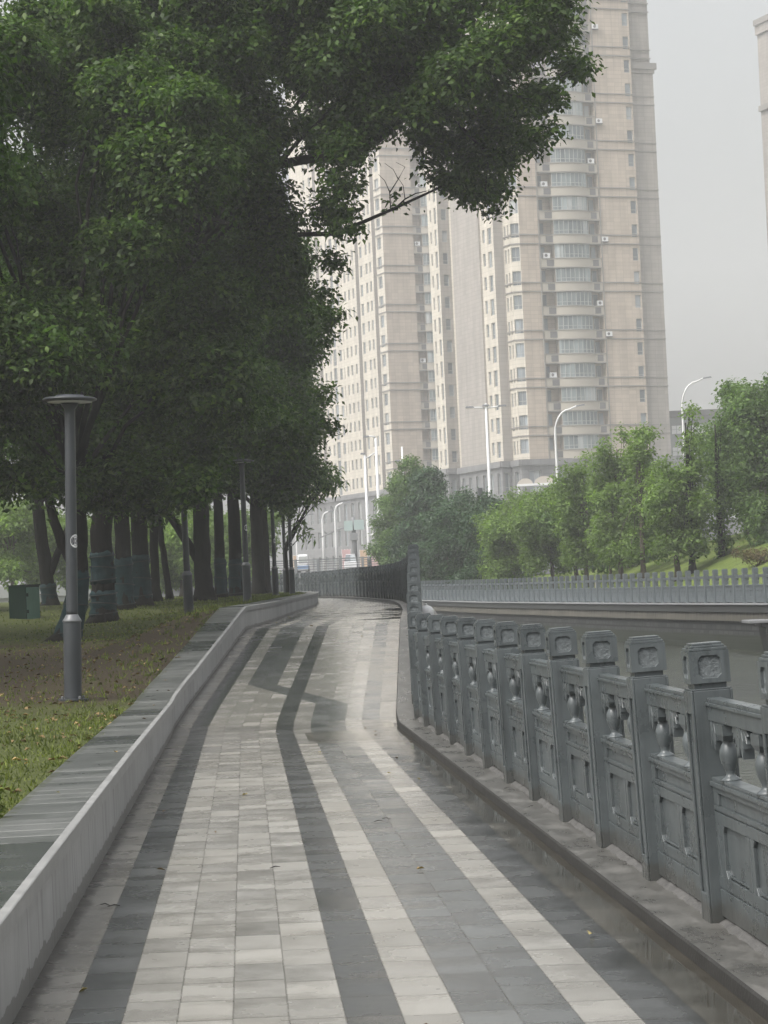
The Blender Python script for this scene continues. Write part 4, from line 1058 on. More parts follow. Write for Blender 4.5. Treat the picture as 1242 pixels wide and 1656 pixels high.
# ------------------------------------------------------------------ towers
ANG = math.radians(20)
class Face:
    def __init__(s, O, d, n): s.O = Vector(O); s.d = Vector(d); s.n = Vector(n)
    def P(s, a, h, z): 
        q = s.O + s.d*a + s.n*h; return Vector((q.x, q.y, z))
    def mat(s, a, h, z):
        q = s.P(a, h, z); m = Matrix(((s.d.x, s.n.x, 0, q.x), (s.d.y, s.n.y, 0, q.y), (0, 0, 1, q.z), (0, 0, 0, 1))); return m
class Wall:
    """collects facade quads with uv, several materials"""
    def __init__(s): s.v = []; s.f = []; s.m = []; s.uv = []
    def quad(s, p, uv, m):
        n = len(s.v); s.v += [tuple(q) for q in p]; s.f.append((n, n+1, n+2, n+3)); s.m.append(m); s.uv += uv
    def facade(s, F, L, z0, z1, openings, m, dp=.22, mb=None):
        """openings (a0,a1,za,zb); non overlapping in columns"""
        A = sorted({0, L, *[o[0] for o in openings], *[o[1] for o in openings]}); 
        for a, c in zip(A, A[1:]):
            ops = sorted([(o[2], o[3]) for o in openings if o[0] <= a+1e-6 and o[1] >= c-1e-6]); z = z0
            for (q0, q1) in ops + [(z1, z1)]:
                if q0 > z+1e-6: s.quad([F.P(a, 0, z), F.P(c, 0, z), F.P(c, 0, q0), F.P(a, 0, q0)], [(a, z), (c, z), (c, q0), (a, q0)], m)
                z = q1
        for (a, c, q0, q1) in openings:
            mm = m if mb is None else mb
            s.quad([F.P(a, 0, q0), F.P(c, 0, q0), F.P(c, -dp, q0), F.P(a, -dp, q0)], [(a, 0), (c, 0), (c, dp), (a, dp)], mm)
            s.quad([F.P(a, 0, q1), F.P(a, -dp, q1), F.P(c, -dp, q1), F.P(c, 0, q1)], [(a, 0), (a, dp), (c, dp), (c, 0)], mm)
            s.quad([F.P(a, 0, q0), F.P(a, -dp, q0), F.P(a, -dp, q1), F.P(a, 0, q1)], [(0, q0), (dp, q0), (dp, q1), (0, q1)], mm)
            s.quad([F.P(c, 0, q0), F.P(c, 0, q1), F.P(c, -dp, q1), F.P(c, -dp, q0)], [(0, q0), (0, q1), (dp, q1), (dp, q0)], mm)
    def boxf(s, F, a0, a1, h0, h1, z0, z1, m):
        p = [F.P(a, h, z) for z in (z0, z1) for (a, h) in ((a0, h0), (a1, h0), (a1, h1), (a0, h1))]
        for q in ((0, 1, 2, 3), (4, 5, 6, 7), (0, 1, 5, 4), (1, 2, 6, 5), (2, 3, 7, 6), (3, 0, 4, 7)):
            s.quad([p[k] for k in q], [(0, 0), (1, 0), (1, 1), (0, 1)] if False else [(a0, z0), (a1, z0), (a1, z1), (a0, z1)], m)
    def build(s, name, mats, parent):
        me = bpy.data.meshes.new(name); me.from_pydata(s.v, [], s.f)
        for m in mats: me.materials.append(m)
        me.polygons.foreach_set('material_index', s.m)
        ul = me.uv_layers.new(name='UVMap'); ul.data.foreach_set('uv', [c for q in s.uv for c in q]); me.update()
        o = bpy.data.objects.new(name, me); C.objects.link(o); o.parent = parent; return o
def window_mesh(w, h, split=2, rail=None, glass='glass'):
    """local: x along wall 0..w, y outward, z 0..h; glass behind a thin frame"""
    b = MB(); f = .06
    b.poly([(0, -.03, 0), (w, -.03, 0), (w, -.03, h), (0, -.03, h)], 1)
    b.box(0, f, -.02, .03, 0, h); b.box(w-f, w, -.02, .03, 0, h); b.box(f, w-f, -.02, .03, 0, f); b.box(f, w-f, -.02, .03, h-f, h)
    for k in range(1, split): b.box(w*k/split-.025, w*k/split+.025, -.02, .025, f, h-f)
    if rail: b.box(f, w-f, -.02, .025, rail-.025, rail+.025)
    return b
class Tower:
    def __init__(s, name, label, O, nfl, z0, fh=2.95):
        s.t = thing(name, label, 'apartment tower'); s.O = Vector((O[0], O[1])); s.z0 = z0; s.fh = fh; s.n = nfl
        s.vd = Vector((math.cos(ANG), math.sin(ANG))); s.ud = Vector((-math.sin(ANG), math.cos(ANG)))
        s.W = Wall(); s.wins = {}; s.protos = {}
    def xy(s, v, u): return s.O + s.vd*v + s.ud*u
    def front(s, v0, u): return Face(s.xy(v0, u), s.vd, -s.ud)
    def left(s, v, u0): return Face(s.xy(v, u0), s.ud, -s.vd)
    def fz(s, i): return s.z0 + i*s.fh
    def wall(s, F, L, m, cols=(), z1=None, dp=.22, zb=None, mb=None):
        """cols: (a0,a1,kind,sill,head) repeated each floor"""
        ops = []; zt = s.fz(s.n) if z1 is None else z1
        for (a0, a1, kind, sill, head) in cols:
            for i in range(s.n):
                q0, q1 = s.fz(i)+sill, s.fz(i)+head
                if q1 > zt: continue
                ops.append((a0, a1, q0, q1)); s.wins.setdefault(kind, []).append((F, a0, a1-a0, q0, q1-q0, dp))
        s.W.facade(F, L, s.z0 if zb is None else zb, zt, ops, m, dp, mb)
    def finish(s, mats, wallname='wall', limit=96):
        s.W.build(wallname, mats, s.t)
        for kind, L in s.wins.items():
            L.sort(key=lambda q: q[3])
            for k, (F, a0, w, q0, h, dp) in enumerate(L):
                key = (kind, round(w, 2), round(h, 2))
                if k < limit:
                    if key not in s.protos:
                        s.protos[key] = o = window_mesh(w, h, 1 if w < .8 else (2 if w < 2.2 else 4), h*.3 if h > 1.2 else None).build(kind, [M['wframe'], M['glass']], s.t)
                    else:
                        o = s.protos[key].copy(); C.objects.link(o); o.parent = s.t
                    o.matrix_local = F.mat(a0, -dp+.05, q0)
                else:
                    if k == limit: rest = MB()
                    rest.M = F.mat(a0, -dp+.05, q0); wm = window_mesh(w, h, 2)
                    n0 = len(rest.v); rest.v += [rest.M @ p_ for p_ in wm.v]; rest.f += [tuple(i+n0 for i in f) for f in wm.f]; rest.m += wm.m
            if len(L) > limit: tag(rest.build(kind, [M['wframe'], M['glass']], s.t), None, None, None, 'stuff')
MATS = [M['tan'], M['cream'], M['greywall'], M['podium'], M['band'], M['slab']]
def bay_modules(T, F, L, a0, floors, ac=(), wide=True):
    """recessed balcony bays: spandrel with slab edges and a window strip, one of each per floor"""
    n = 25; R_ = L*.22; E_ = L*.82
    def prof(x):
        if x < R_ or x > E_: return .12
        return .12 + .62*math.sin(PI*(x-R_)/(E_-R_))**.7
    b = MB()
    def band(z0, z1, dd, m, x0=0, x1=L, th=.18):
        xs_ = [x0+(x1-x0)*k/n for k in range(n+1)]
        o_ = [[b.pt((x, prof(x)+dd, z)) for x in xs_] for z in (z0, z1)]; i_ = [[b.pt((x, prof(x)+dd-th, z)) for x in xs_] for z in (z0, z1)]
        for k in range(n):
            b.face((o_[0][k], o_[0][k+1], o_[1][k+1], o_[1][k]), m); b.face((o_[1][k], o_[1][k+1], i_[1][k+1], i_[1][k]), m); b.face((o_[0][k+1], o_[0][k], i_[0][k], i_[0][k+1]), m)
        for k in (0, n): b.face((o_[0][k], o_[1][k], i_[1][k], i_[0][k]), m)
    band(0, 1.02, 0, 0)
    band(-.12, -.003, .1, 1, th=.6); band(1.023, 1.12, .08, 1, th=.5)
    g = L*.065
    b.box(L*.09, L*.09+g*1.9, .125, .15, .12, .9, 2); b.box(L*.86, L*.86+g*1.5, .125, .15, .12, .9, 2)
    bal = b.build('balcony', [M['cream'], M['band'], M['grille']], T.t)
    b2 = MB(); xs_ = [R_+.1+(E_-R_-.2)*k/8 for k in range(9)]
    lo = [b2.pt((x, prof(x)-.14, 1.121)) for x in xs_]; hi = [b2.pt((x, prof(x)-.14, 2.83)) for x in xs_]
    for k in range(8): b2.face((lo[k], lo[k+1], hi[k+1], hi[k]), 1)
    for k in range(9): x = xs_[k]; b2.box(x-.035, x+.035, prof(x)-.13, prof(x)-.06, 1.121, 2.83, 0)
    for k in range(8):
        for z in (1.125, 1.55, 2.76):
            (xa, xb) = xs_[k]+.036, xs_[k+1]-.036; ya, yb = prof(xs_[k])-.09, prof(xs_[k+1])-.09
            q = [b2.pt((xa, ya, z)), b2.pt((xb, yb, z)), b2.pt((xb, yb, z+.06)), b2.pt((xa, ya, z+.06))]; b2.face(q, 0)
    for sx in (R_+.08, E_-.14): b2.box(sx, sx+.06, -.8, prof(sx)-.1, 1.121, 2.83, 2)
    win = b2.build('balcony_window', [M['wframe'], M['glass2'], M['tan']], T.t)
    b3 = MB(); b3.box(0, L*.11-.25, -.08, 0, 0, 1.4, 1); b3.box(0, .08, .001, .04, 0, 1.4, 0)
    sw = b3.build('side_window', [M['wframe'], M['glass']], T.t)
    first = True
    for i in floors:
        m = F.mat(a0, 0, T.fz(i))
        for src, mm in ((bal, m), (win, m), (sw, F.mat(a0+.25, -.9, T.fz(i)+1.2)), (sw, F.mat(a0+L*.89, -.9, T.fz(i)+1.2))):
            if first: src.matrix_local = mm
            else:
                c = src.copy(); C.objects.link(c); c.parent = T.t; c.matrix_local = mm
        if first:
            c = sw.copy(); C.objects.link(c); c.parent = T.t; c.matrix_local = F.mat(a0+.25, -.9, T.fz(i)+1.2)
        first = False
    acm = None
    for (i, x) in ac:
        b = MB()
        b.box(0, .85, -.3, .05, 0, .62, 0)
        ring = [b.pt((.32+.2*math.cos(q*PI/6), .056, .31+.2*math.sin(q*PI/6))) for q in range(12)]; b.face(ring, 1)
        o = b.build('air_conditioner', [M['white'], M['grille']], T.t); o.matrix_local = F.mat(a0+x, -.05, T.fz(i)+1.15)
def band_lines(T, F, L, floors, a=0, proud=.12):
    for i in floors:
        for z in (-.10, 1.0): T.W.boxf(F, a-.02, a+L+.02, -.02, proud, T.fz(i)+z, T.fz(i)+z+.14, 4)
def body(T, poly, z0, z1, mat, name='core', inset=.4):
    b = MB(); pts = [T.xy(v, u) for v, u in poly]; cx = sum(p.x for p in pts)/len(pts); cy = sum(p.y for p in pts)/len(pts)
    b.prism([(p.x, p.y) for p in pts], z0, z1); return b.build(name, mat, T.t)

FH = 2.95
# ---- right tower
pA = dep(857, 740, 302); zA = dep(900, 741, 302).z
A = Tower('apartment_tower', 'tall tan tower with curved bay balconies nearest to the open sky', (pA.x, pA.y), 25, zA, FH)
F = A.front(0, 0)
BA0, BL = 2.7, 8.1
cols = [(.05, .62, 'corner_window', .95, 2.6), (15.35, 16.1, 'edge_window', .8, 2.5)]
A.wall(F, 16.2, 0, cols[:0], zb=A.z0) if False else None
ops_bay = (BA0, BA0+BL, A.z0+.001, A.fz(25)-.1)
A.W.facade(Face(F.P(0, 0, 0).to_2d(), F.d, F.n), BA0, A.z0, A.fz(25), [], 0)
A.wall(Face(F.P(BA0+BL, 0, 0).to_2d(), F.d, F.n), 16.2-BA0-BL, 0, [(16.2-BA0-BL-.95, 16.2-BA0-BL-.15, 'edge_window', .85, 2.45)])
A.W.facade(Face(F.P(BA0, -1.05, 0).to_2d(), F.d, F.n), BL, A.z0, A.fz(25), [], 0)
for aa in (BA0, BA0+BL):
    A.W.quad([F.P(aa, 0, A.z0), F.P(aa, -1.05, A.z0), F.P(aa, -1.05, A.fz(25)), F.P(aa, 0, A.fz(25))], [(0, 0), (1, 0), (1, 70), (0, 70)], 0)
ev = list(range(1, 25, 2))
band_lines(A, F, BA0, ev); band_lines(A, F, 16.2-BA0-BL, ev, BA0+BL)
bay_modules(A, F, BL, BA0, range(0, 25), ac=[(12, 7.0), (3, .55), (6, 7.4), (16, .5), (20, .6), (23, 7.0), (8, .4), (11, .5)])
# chamfer corner window bay, then the narrow light face
ch = A.xy(-.95, .9); Fc_ = Face(A.xy(-.95, .85), (A.xy(0, 0)-A.xy(-.95, .85)).normalized(), Vector((0, 0)))
dv = Fc_.d; Fc_.n = Vector((dv.y, -dv.x)); Lc = (A.xy(0, 0)-A.xy(-.95, .85)).length
A.wall(Fc_, Lc, 1, [(.1, Lc-.08, 'corner_window', .75, 2.5)]); band_lines(A, Fc_, Lc, ev)
A.wall(A.left(-.95, .85), 2.1, 1, [(.35, .75, 'narrow_window', .7, 2.4), (1.25, 1.8, 'narrow_window', .7, 2.4)]); band_lines(A, A.left(-.95, .85), 2.1, ev)
A.wall(A.front(-2.25, 2.95), 1.3, 2)
A.wall(A.left(-2.25, 2.95), 4.2, 1, [(.7, 1.9, 'side_window', .5, 2.5), (2.75, 3.55, 'side_window', .9, 2.5)])
A.wall(A.front(-2.5, 7.15), .25, 2)
A.wall(A.left(-2.5, 7.15), 9, 2)
# right grey wing, wider below its cornice
zc = dep(1040, 92, 304).z
A.wall(A.front(16.2, 1.0), 3.5, 2, z1=zc)
A.wall(A.front(16.2, 1.2), 3.25, 2, zb=zc)
A.W.boxf(A.front(16.2, 1.0), -.02, 3.9, -3, .35, zc-.5, zc+.3, 4); A.W.boxf(A.front(16.2, 1.0), -.02, 3.65, -3, .15, zc-1.0, zc-.5, 2)
Fr = A.front(18.8, 1.0)
A.W.facade(Face(A.xy(19.7, 1.0), A.ud, A.vd), 11, A.z0, zc, [], 2)
A.W.facade(Face(A.xy(19.45, 1.2), A.ud, A.vd), 11, zc, A.fz(25), [], 2)
for i in range(25):
    z = A.fz(i)
    if z < zc-3: A.W.boxf(A.front(19.7, 1.5), -.05, .10, -2.2, -.6, z+.7, z+2.2, 5)
    if i % 2 == 1:
        A.W.boxf(A.front(16.2, 1.0), .0, 3.52 if z < zc-2 else 3.27, -.1, .08, z-.08, z+.06, 4); A.W.boxf(A.front(16.2, 1.0), .0, 3.52 if z < zc-2 else 3.27, -.1, .08, z+1.0, z+1.12, 4)
body(A, [(.5, 1.3), (15.9, 1.3), (15.9, 12), (-1.9, 12), (-1.9, 7.6), (-1.8, 7.6), (-1.8, 3.4), (-.5, 3.4)], A.z0, A.fz(25)+.5, M['greywall'])
body(A, [(16.1, 1.4), (19.3, 1.4), (19.3, 12), (16.1, 12)], A.z0, A.fz(25), M['greywall'])
# podium
zg = 2.6
T = A
def podium(T, segs, z0, z1):
    for (F, L, n) in segs:
        ops = []
        for k in range(n):
            w = L/n
            for q in (z1-4.0, z1-8.0, z1-12): ops.append((k*w+w*.28, k*w+w*.72, q, q+2.6)); T.wins.setdefault('podium_window', []).append((F, k*w+w*.28, w*.44, q, 2.6, .3))
        T.W.facade(F, L, z0, z1, ops, 3, .3)
        T.W.boxf(F, -.15, L+.15, -.3, .35, z1-.75, z1-.01, 3)
podium(A, [(A.front(-1.3, -.3), 18, 5), (A.left(-1.3, -.3), 3.0, 1), (A.front(-2.6, 2.7), 1.3, 1), (A.left(-2.6, 2.7), 14, 6), (A.front(16.7, .7), 3.2, 1)], zg, A.z0)
body(A, [(-.8, .3), (16.4, .3), (16.4, 12), (-2.2, 12), (-2.2, 3.2), (-.8, 3.2)], zg, A.z0-.02, M['podium'], 'core')
def ac_units(T, F, spots):
    for (i, a) in spots:
        b = MB(); b.box(0, .8, 0, .32, 0, .58, 0); b.box(0, .8, -.02, .4, -.08, -.003, 1)
        ring = [b.pt((.3+.19*math.cos(q*PI/6), .3235, .29+.19*math.sin(q*PI/6))) for q in range(12)]; b.face(ring, 1)
        o = b.build('air_conditioner', [M['white'], M['grille']], T.t); o.matrix_local = F.mat(a, .02, T.fz(i)+.25)
ac_units(A, Face(F.P(BA0+BL, 0, 0).to_2d(), F.d, F.n), [(5, .15), (9, .2), (14, .15), (18, .2)])
for a_ in (.15, 2.45): A.W.boxf(F, a_, a_+.14, 0, .14, A.z0, A.fz(25), 5) if False else None
for (a_) in (BA0-.22, BA0+BL+.1):
    b = MB(); b.M = F.mat(a_, .08, 0); b.box(0, .11, 0, .11, A.z0, A.fz(25)-.2); b.build('drain_pipe', M['band'], A.t)
A.finish(MATS)
# ---- rear wing stepping back to the left
pC = dep(798, 740, 325)
Cw = Tower('apartment_tower', 'narrow stepped middle tower with a blank grey wall between the two big towers', (pC.x, pC.y), 25, dep(798, 752, 325).z, FH)
Cw.wall(Cw.left(0, 0), 4.4, 1, [(.35, 1.75, 'framed_window', .35, 2.55), (2.5, 3.9, 'framed_window', .35, 2.55)])
for a_ in (0, 2.0, 4.15): Cw.W.boxf(Cw.left(0, 0), a_, a_+.25, -.02, .22, Cw.z0, Cw.fz(25), 1)
for i in range(25): Cw.W.boxf(Cw.left(0, 0), 0, 4.4, -.02, .2, Cw.fz(i)-.12, Cw.fz(i)+.12, 5)
Cw.wall(Cw.front(0, 0), 14, 2)
Cw.wall(Cw.front(-2.35, 4.4), 2.35, 2)
Cw.wall(Cw.left(-2.35, 4.4), 1.6, 1)
Cw.wall(Cw.front(-4.0, 6.0), 1.65, 2, [(.55, 1.3, 'window', .8, 2.35)])
Cw.wall(Cw.left(-4.0, 6.0), 3.6, 1, [(.55, 1.3, 'tall_window', .45, 2.6), (2.3, 2.85, 'window', .9, 2.5)])
body(Cw, [(.4, .4), (13, .4), (13, 9.5), (-3.6, 9.5), (-3.6, 6.4), (-1.9, 6.4), (-1.9, 4.8), (.4, 4.8)], Cw.z0, Cw.fz(25)+.4, M['greywall'])
podium(Cw, [(Cw.left(-.2, -.2), 4.4, 2), (Cw.front(-2.55, 4.2), 2.35, 1), (Cw.left(-2.55, 4.2), 1.6, 1), (Cw.front(-4.2, 5.8), 1.65, 1), (Cw.left(-4.2, 5.8), 3.8, 2)], zg, Cw.z0)
body(Cw, [(.3, .3), (13, .3), (13, 9.5), (-3.8, 9.5), (-3.8, 6.3), (-2, 6.3), (-2, 4.7), (.3, 4.7)], zg, Cw.z0-.02, M['podium'], 'core')
Cw.finish(MATS)
# ---- left tower
pB = dep(636, 760, 370)
Bt = Tower('apartment_tower', 'hazy left tower with rows of narrow windows partly behind the tree crown', (pB.x, pB.y), 24, dep(560, 795, 375).z, FH)
Bt.wall(Bt.front(0, 0), 4.9, 0); band_lines(Bt, Bt.front(0, 0), 4.9, ev[:-1])
Bt.W.facade(Bt.front(4.9, 1.05), 7.0, Bt.z0, Bt.fz(24), [], 0)
Bt.W.facade(Bt.left(4.9, 0) if False else Face(Bt.xy(4.9, 0), Bt.ud, Bt.vd), 1.05, Bt.z0, Bt.fz(24), [], 0)
bay_modules(Bt, Bt.front(4.9, .25), 6.4, 0, range(0, 24), ac=[(12, .3), (6, .35), (15, 1.0)])
LB = Bt.left(0, 0)
Bt.wall(LB, 3.3, 1, [(1.0, 2.7, 'corner_window', .75, 2.55)]); band_lines(Bt, LB, 3.3, ev[:-1])
Bt.wall(Bt.left(.6, 3.3), 1.5, 2)
Bt.wall(Bt.left(0, 4.8), 6.6, 1, [(.9, 1.7, 'window', .8, 2.4), (2.6, 3.5, 'window', .8, 2.4), (5.0, 6.1, 'window', .6, 2.4)])
Bt.wall(Bt.left(.6, 11.4), 1.5, 2)
Bt.wall(Bt.left(0, 12.9), 17.6, 1, [(1.0, 1.8, 'window', .8, 2.4), (3.1, 3.9, 'window', .8, 2.4), (5.0, 5.8, 'window', .8, 2.4), (6.9, 7.2, 'slot_window', .6, 2.4), (8.2, 9.4, 'wide_window', .6, 2.4), (10.8, 12.4, 'stair_window', .15, 2.75), (13.3, 14.2, 'wide_window', .6, 2.4), (15.7, 16.6, 'end_window', .8, 2.4)])
Bt.wall(Bt.left(.6, 30.5), 1.5, 2)
for u_ in (4.8, 12.9, 32): Bt.wall(Bt.front(0, u_), .6, 2)
Bt.wall(Bt.left(0, 32), 12, 1, [(1.2, 2.2, 'end_window', .8, 2.4), (4, 5, 'end_window', .8, 2.4)])
body(Bt, [(.9, .5), (4.5, .5), (4.5, 1.5), (12, 1.5), (12, 43), (.9, 43)], Bt.z0, Bt.fz(24)+.4, M['greywall'])
podium(Bt, [(Bt.front(-.3, -.3), 12, 4), (Bt.left(-.3, -.3), 44, 13)], zg, Bt.z0)
body(Bt, [(.3, .3), (11.5, .3), (11.5, 43), (.3, 43)], zg, Bt.z0-.02, M['podium'], 'core')
Bt.finish(MATS)
# ---- tower at the right edge
pD = dep(1319, 330, 340)
D_ = Tower('apartment_tower', 'grey tower cut off by the right edge of the view, cornices at its top', (pD.x, pD.y), 25, dep(1242, 5, 340).z-25*FH, FH)
D_.wall(D_.front(0, 0), 14, 2, [(.5, 1.3, 'window', .8, 2.4), (3, 4.4, 'window', .8, 2.4), (7, 8.4, 'window', .8, 2.4)])
D_.wall(D_.left(0, 0), 14, 2)
D_.W.boxf(D_.front(0, 0), -.6, 14.6, -14, .6, D_.fz(25)-.3, D_.fz(25)+.5, 4); D_.W.boxf(D_.front(0, 0), -.35, 14.3, -14, .35, D_.fz(25)-1.6, D_.fz(25)-.3, 2)
zq = dep(1232, 148, 340).z; D_.W.boxf(D_.front(0, 0), -.4, 14.3, -14, .4, zq-.4, zq+.4, 4)
body(D_, [(.4, .4), (13.6, .4), (13.6, 13.6), (.4, 13.6)], zg, D_.fz(25), M['greywall'])
D_.finish(MATS)
# ---- low grey building with white strip windows
pE = dep(1083, 700, 330); zt = dep(1120, 663, 330).z
et = thing('office_building', 'low grey flat roofed building with white window strips, right of the tan tower', 'building', (pE.x, pE.y, 0), .05)
b = MB(); b.box(-1, 16, 0, 12, 2, zt-.9); b.build('wall', M['conc'], et)
b = MB(); b.box(-1.2, 16.2, -.3, 12.3, zt-.899, zt); b.build('roof', M['grille'], et)
for (x0, x1) in ((.3, 2.2), (3.0, 5.4), (6.1, 8.8), (9.3, 12)):
    for q in range(5):
        z = zt-2.0-q*2.9
        b = MB(); b.box(x0, x1, -.06, -.002, z-1.1, z, 0)
        for k in range(1, 3): b.box(x0+(x1-x0)*k/3-.04, x0+(x1-x0)*k/3+.04, -.1, -.061, z-1.1, z, 1)
        b.box(x0, x1, -.1, -.061, z-.55, z-.49, 1); b.build('window', [M['white'], M['wframe']], et)

# ------------------------------------------------------------------ street furniture beyond the bridge
def curved_lamp(label, px, pb, pt_, ex, ey, Y, r=.09):
    """pole foot (px,pb) to bend (px+, pt_) then arm to (ex,ey)"""
    foot = dep(px, pb, Y); foot.z = 2.6; t = thing('street_lamp', label, 'street lamp', foot, 0, 'white street lamps around the bridge')
    topp = Vector((foot.x, Y, dep(px, pt_, Y).z)); e = dep(ex, ey, Y); e.x -= (dep(px, pt_, Y).x-foot.x)
    h = topp.z-foot.z
    pts = [(0, 0, 0), (0, 0, h*.5), (0, 0, h*.86)]; ex_, ez = e.x-foot.x, e.z-foot.z
    for k in range(1, 7):
        q = k/6*PI/2; pts.append((ex_*.62*(1-math.cos(q)), 0, h*.86+(ez-.12*abs(ex_)-h*.86)*math.sin(q)))
    pts.append((ex_*.9, 0, ez))
    b = MB(); b.tube(pts, [r*1.2, r, r*.85]+[r*.7]*7, 8); b.build('pole', M['white'], t, True)
    b = MB(); s_ = 1 if ex_ > 0 else -1
    b.M = Matrix.Translation((ex_*.9, 0, ez)) @ Matrix.Rotation(-.12*s_, 4, 'Y'); b.taper(s_*.3, 0, .7, .24, -.05, .6, .16, .06); b.build('lamp_head', M['lampband'], t)
    return t
curved_lamp('curved white street lamp in front of the tan tower', 904, 830, 665, 944, 656, 190, .1)
curved_lamp('curved street lamp rising beside the small grey building against the sky', 1114, 880, 618, 1154, 611, 190, .09)
curved_lamp('left of the two short curved lamps behind the bridge railing', 524, 905, 828, 536, 827, 195, .1)
curved_lamp('right of the two short curved lamps behind the bridge railing', 545, 905, 814, 560, 813, 188, .1)
curved_lamp('curved lamp half hidden by leaves at the left end of the bridge railing', 481, 905, 840, 500, 833, 205, .09)
def mast(label, px, pb, ptop, Y, r, arms, name='camera_mast', cat='mast', heads=()):
    foot = dep(px, pb, Y); foot.z = 2.6; t = thing(name, label, cat, foot, 0)
    h = dep(px, ptop, Y).z - foot.z
    b = MB(); b.lathe([(r*1.25, 0), (r*1.1, h*.3), (r*.75, h)], n=10); b.build('pole', M['white'], t, True)
    b = MB(); b.lathe([(r*1.6, 0), (r*1.5, 1.2), (r*1.25, 1.25)], n=10); b.build('base', M['lamp'], t, True)
    for (dx, z0, z1) in arms:
        b = MB(); b.tube([(0, 0, z0), (dx*.6, 0, (z0+z1)/2+.03), (dx, 0, z1)], [r*.6, r*.5, r*.4], 7); b.build('arm', M['white'], t, True)
    for (dx, z, w) in heads:
        b = MB(); b.taper(dx, 0, w, .3, z, w*.8, .2, z+.14); b.build('lamp_head', M['lampband'], t, False, .02)
    return t
mast('white mast with a short arm reaching to the taller mast beside it', 597, 900, 735, 200, .12, [(.85, 9.3, 9.75), (1.2, 3.7, 3.9)], heads=[(-.15, 9.65, .4)])
mast('tallest white mast with a small head at its top, beside the tree', 616, 900, 708, 198, .13, [(-.65, 10.9, 11.0), (1.9, 4.1, 5.2), (-.9, 3.2, 3.0)], heads=[(-.75, 10.9, .5)])
mast('white mast half hidden in the spiky dark tree', 657, 880, 722, 205, .10, [(-.3, 9.2, 9.3), (.35, 9.2, 9.3)], heads=[(-.4, 9.2, .5), (.45, 9.2, .5)])
mast('tall white lamp with three heads standing before the middle tower', 796, 880, 652, 190, .115, [(-1.1, 12.25, 12.35), (1.1, 12.25, 12.35)], 'high_lamp', 'street lamp', heads=[(-1.25, 12.32, .7), (0, 12.4, .6), (1.25, 12.32, .7)])
# traffic signal on an arm near the middle
p = dep(777, 800, 180)
t = thing('traffic_signal', 'dark traffic signal box rising from the trees below the three head lamp', 'traffic signal', (p.x, 180, 2.6))
b = MB(); b.lathe([(.09, 0), (.07, p.z-2.6)], n=8); b.build('pole', M['lampband'], t, True)
b = MB(); b.box(-.17, .17, -.12, .12, p.z-2.6-.35, p.z-2.6+.5); b.build('signal_box', M['lamp'], t, False, .03)
b = MB(); b.lathe([(.02, 0), (.08, .02)], n=12, cap=True); o = b.build('lens', M['white'], t); o.location = (0, -.14, p.z-2.6-.25); o.rotation_euler = (PI/2, 0, 0)
# sign gantry
p = dep(574, 905, 192)
t = thing('road_sign', 'haze paled green double road sign on a grey post behind the bridge railing', 'sign', (p.x, 192, 2.6))
def zz_(py): return dep(574, py, 192).z - 2.6
b = MB(); b.lathe([(.22, 0), (.2, zz_(868)), (.12, zz_(836))], n=10); b.build('post', M['conc'], t, True)
b = MB(); b.box(-.72, -.06, -.35, -.28, zz_(858), zz_(842), 0); b.build('sign_panel', M['signboard'], t)
b = MB(); b.box(.04, .82, -.35, -.28, zz_(857), zz_(841), 0); b.build('sign_panel', M['signboard'], t)
b = MB(); b.tube([(-2.6, -.2, zz_(867)), (-.9, -.2, zz_(853)), (.9, -.2, zz_(851))], .05, 6); b.build('arm', M['conc'], t)
b = MB(); b.box(-.3, .28, -.3, -.1, zz_(874), zz_(862)); b.build('control_box', M['conc'], t, False, .03)
# bridge: deck and railing
b = MB(); b.box(-60, 60, 178.5, 186.5, 1.5, 2.62); b.box(-60, 60, 178.3, 178.495, 1.9, 2.75)
tag(b.build('road', M['conc']), None, None, None, 'structure')
b = MB(); b.box(-60, 60, 179.6, 186.2, 2.624, 2.63); tag(b.build('road', M['road']), None, None, None, 'structure')
br = thing('bridge_railing', 'grey metal bridge railing with horizontal bars beyond the path bend', 'railing', (0, 179, 2.62))
b = MB(); b.box(-26, 3.5, -.05, .05, 1.0, 1.09); b.build('handrail', M['bridge'], br)
for z in (.16, .34, .52, .70, .86):
    b = MB(); b.box(-26, 3.5, -.02, .02, z, z+.05); b.build('bar', M['lampband'], br)
for k in range(19):
    b = MB(); x = -26+1.62*k; b.box(x-.1, x+.1, -.09, .09, 0, 1.12); b.build('post', M['bridge'], br, False, .01)
# hoardings behind the bridge
for (x0, x1, y0, y1, mt, lab) in ((553, 567, 889, 902, 'pink', 'low faded pink hoarding panel behind the middle of the bridge railing'), (582, 594, 890, 902, 'orange', 'striped pale orange hoarding panel between the sign post and the white mast'), (600, 615, 887, 902, 'pink', 'pale pink hoarding panel behind the two tall white masts'), (474, 482, 899, 912, 'orange', 'orange panel at the left end of the bridge')):
    a = dep(x0, y0, 215); c = dep(x1, y1, 215)
    t = thing('hoarding', lab, 'hoarding', (a.x, 215, 2.56))
    b = MB(); w = c.x-a.x; h = a.z-2.56; b.box(0, w, -.03, .03, .1, h)
    b.build('panel', M[mt], t)
    b = MB()
    for k in range(4): b.box(w*k/3-.04, w*k/3+.04, .031, .1, 0, h+.05)
    b.build('frame', M['white'], t)
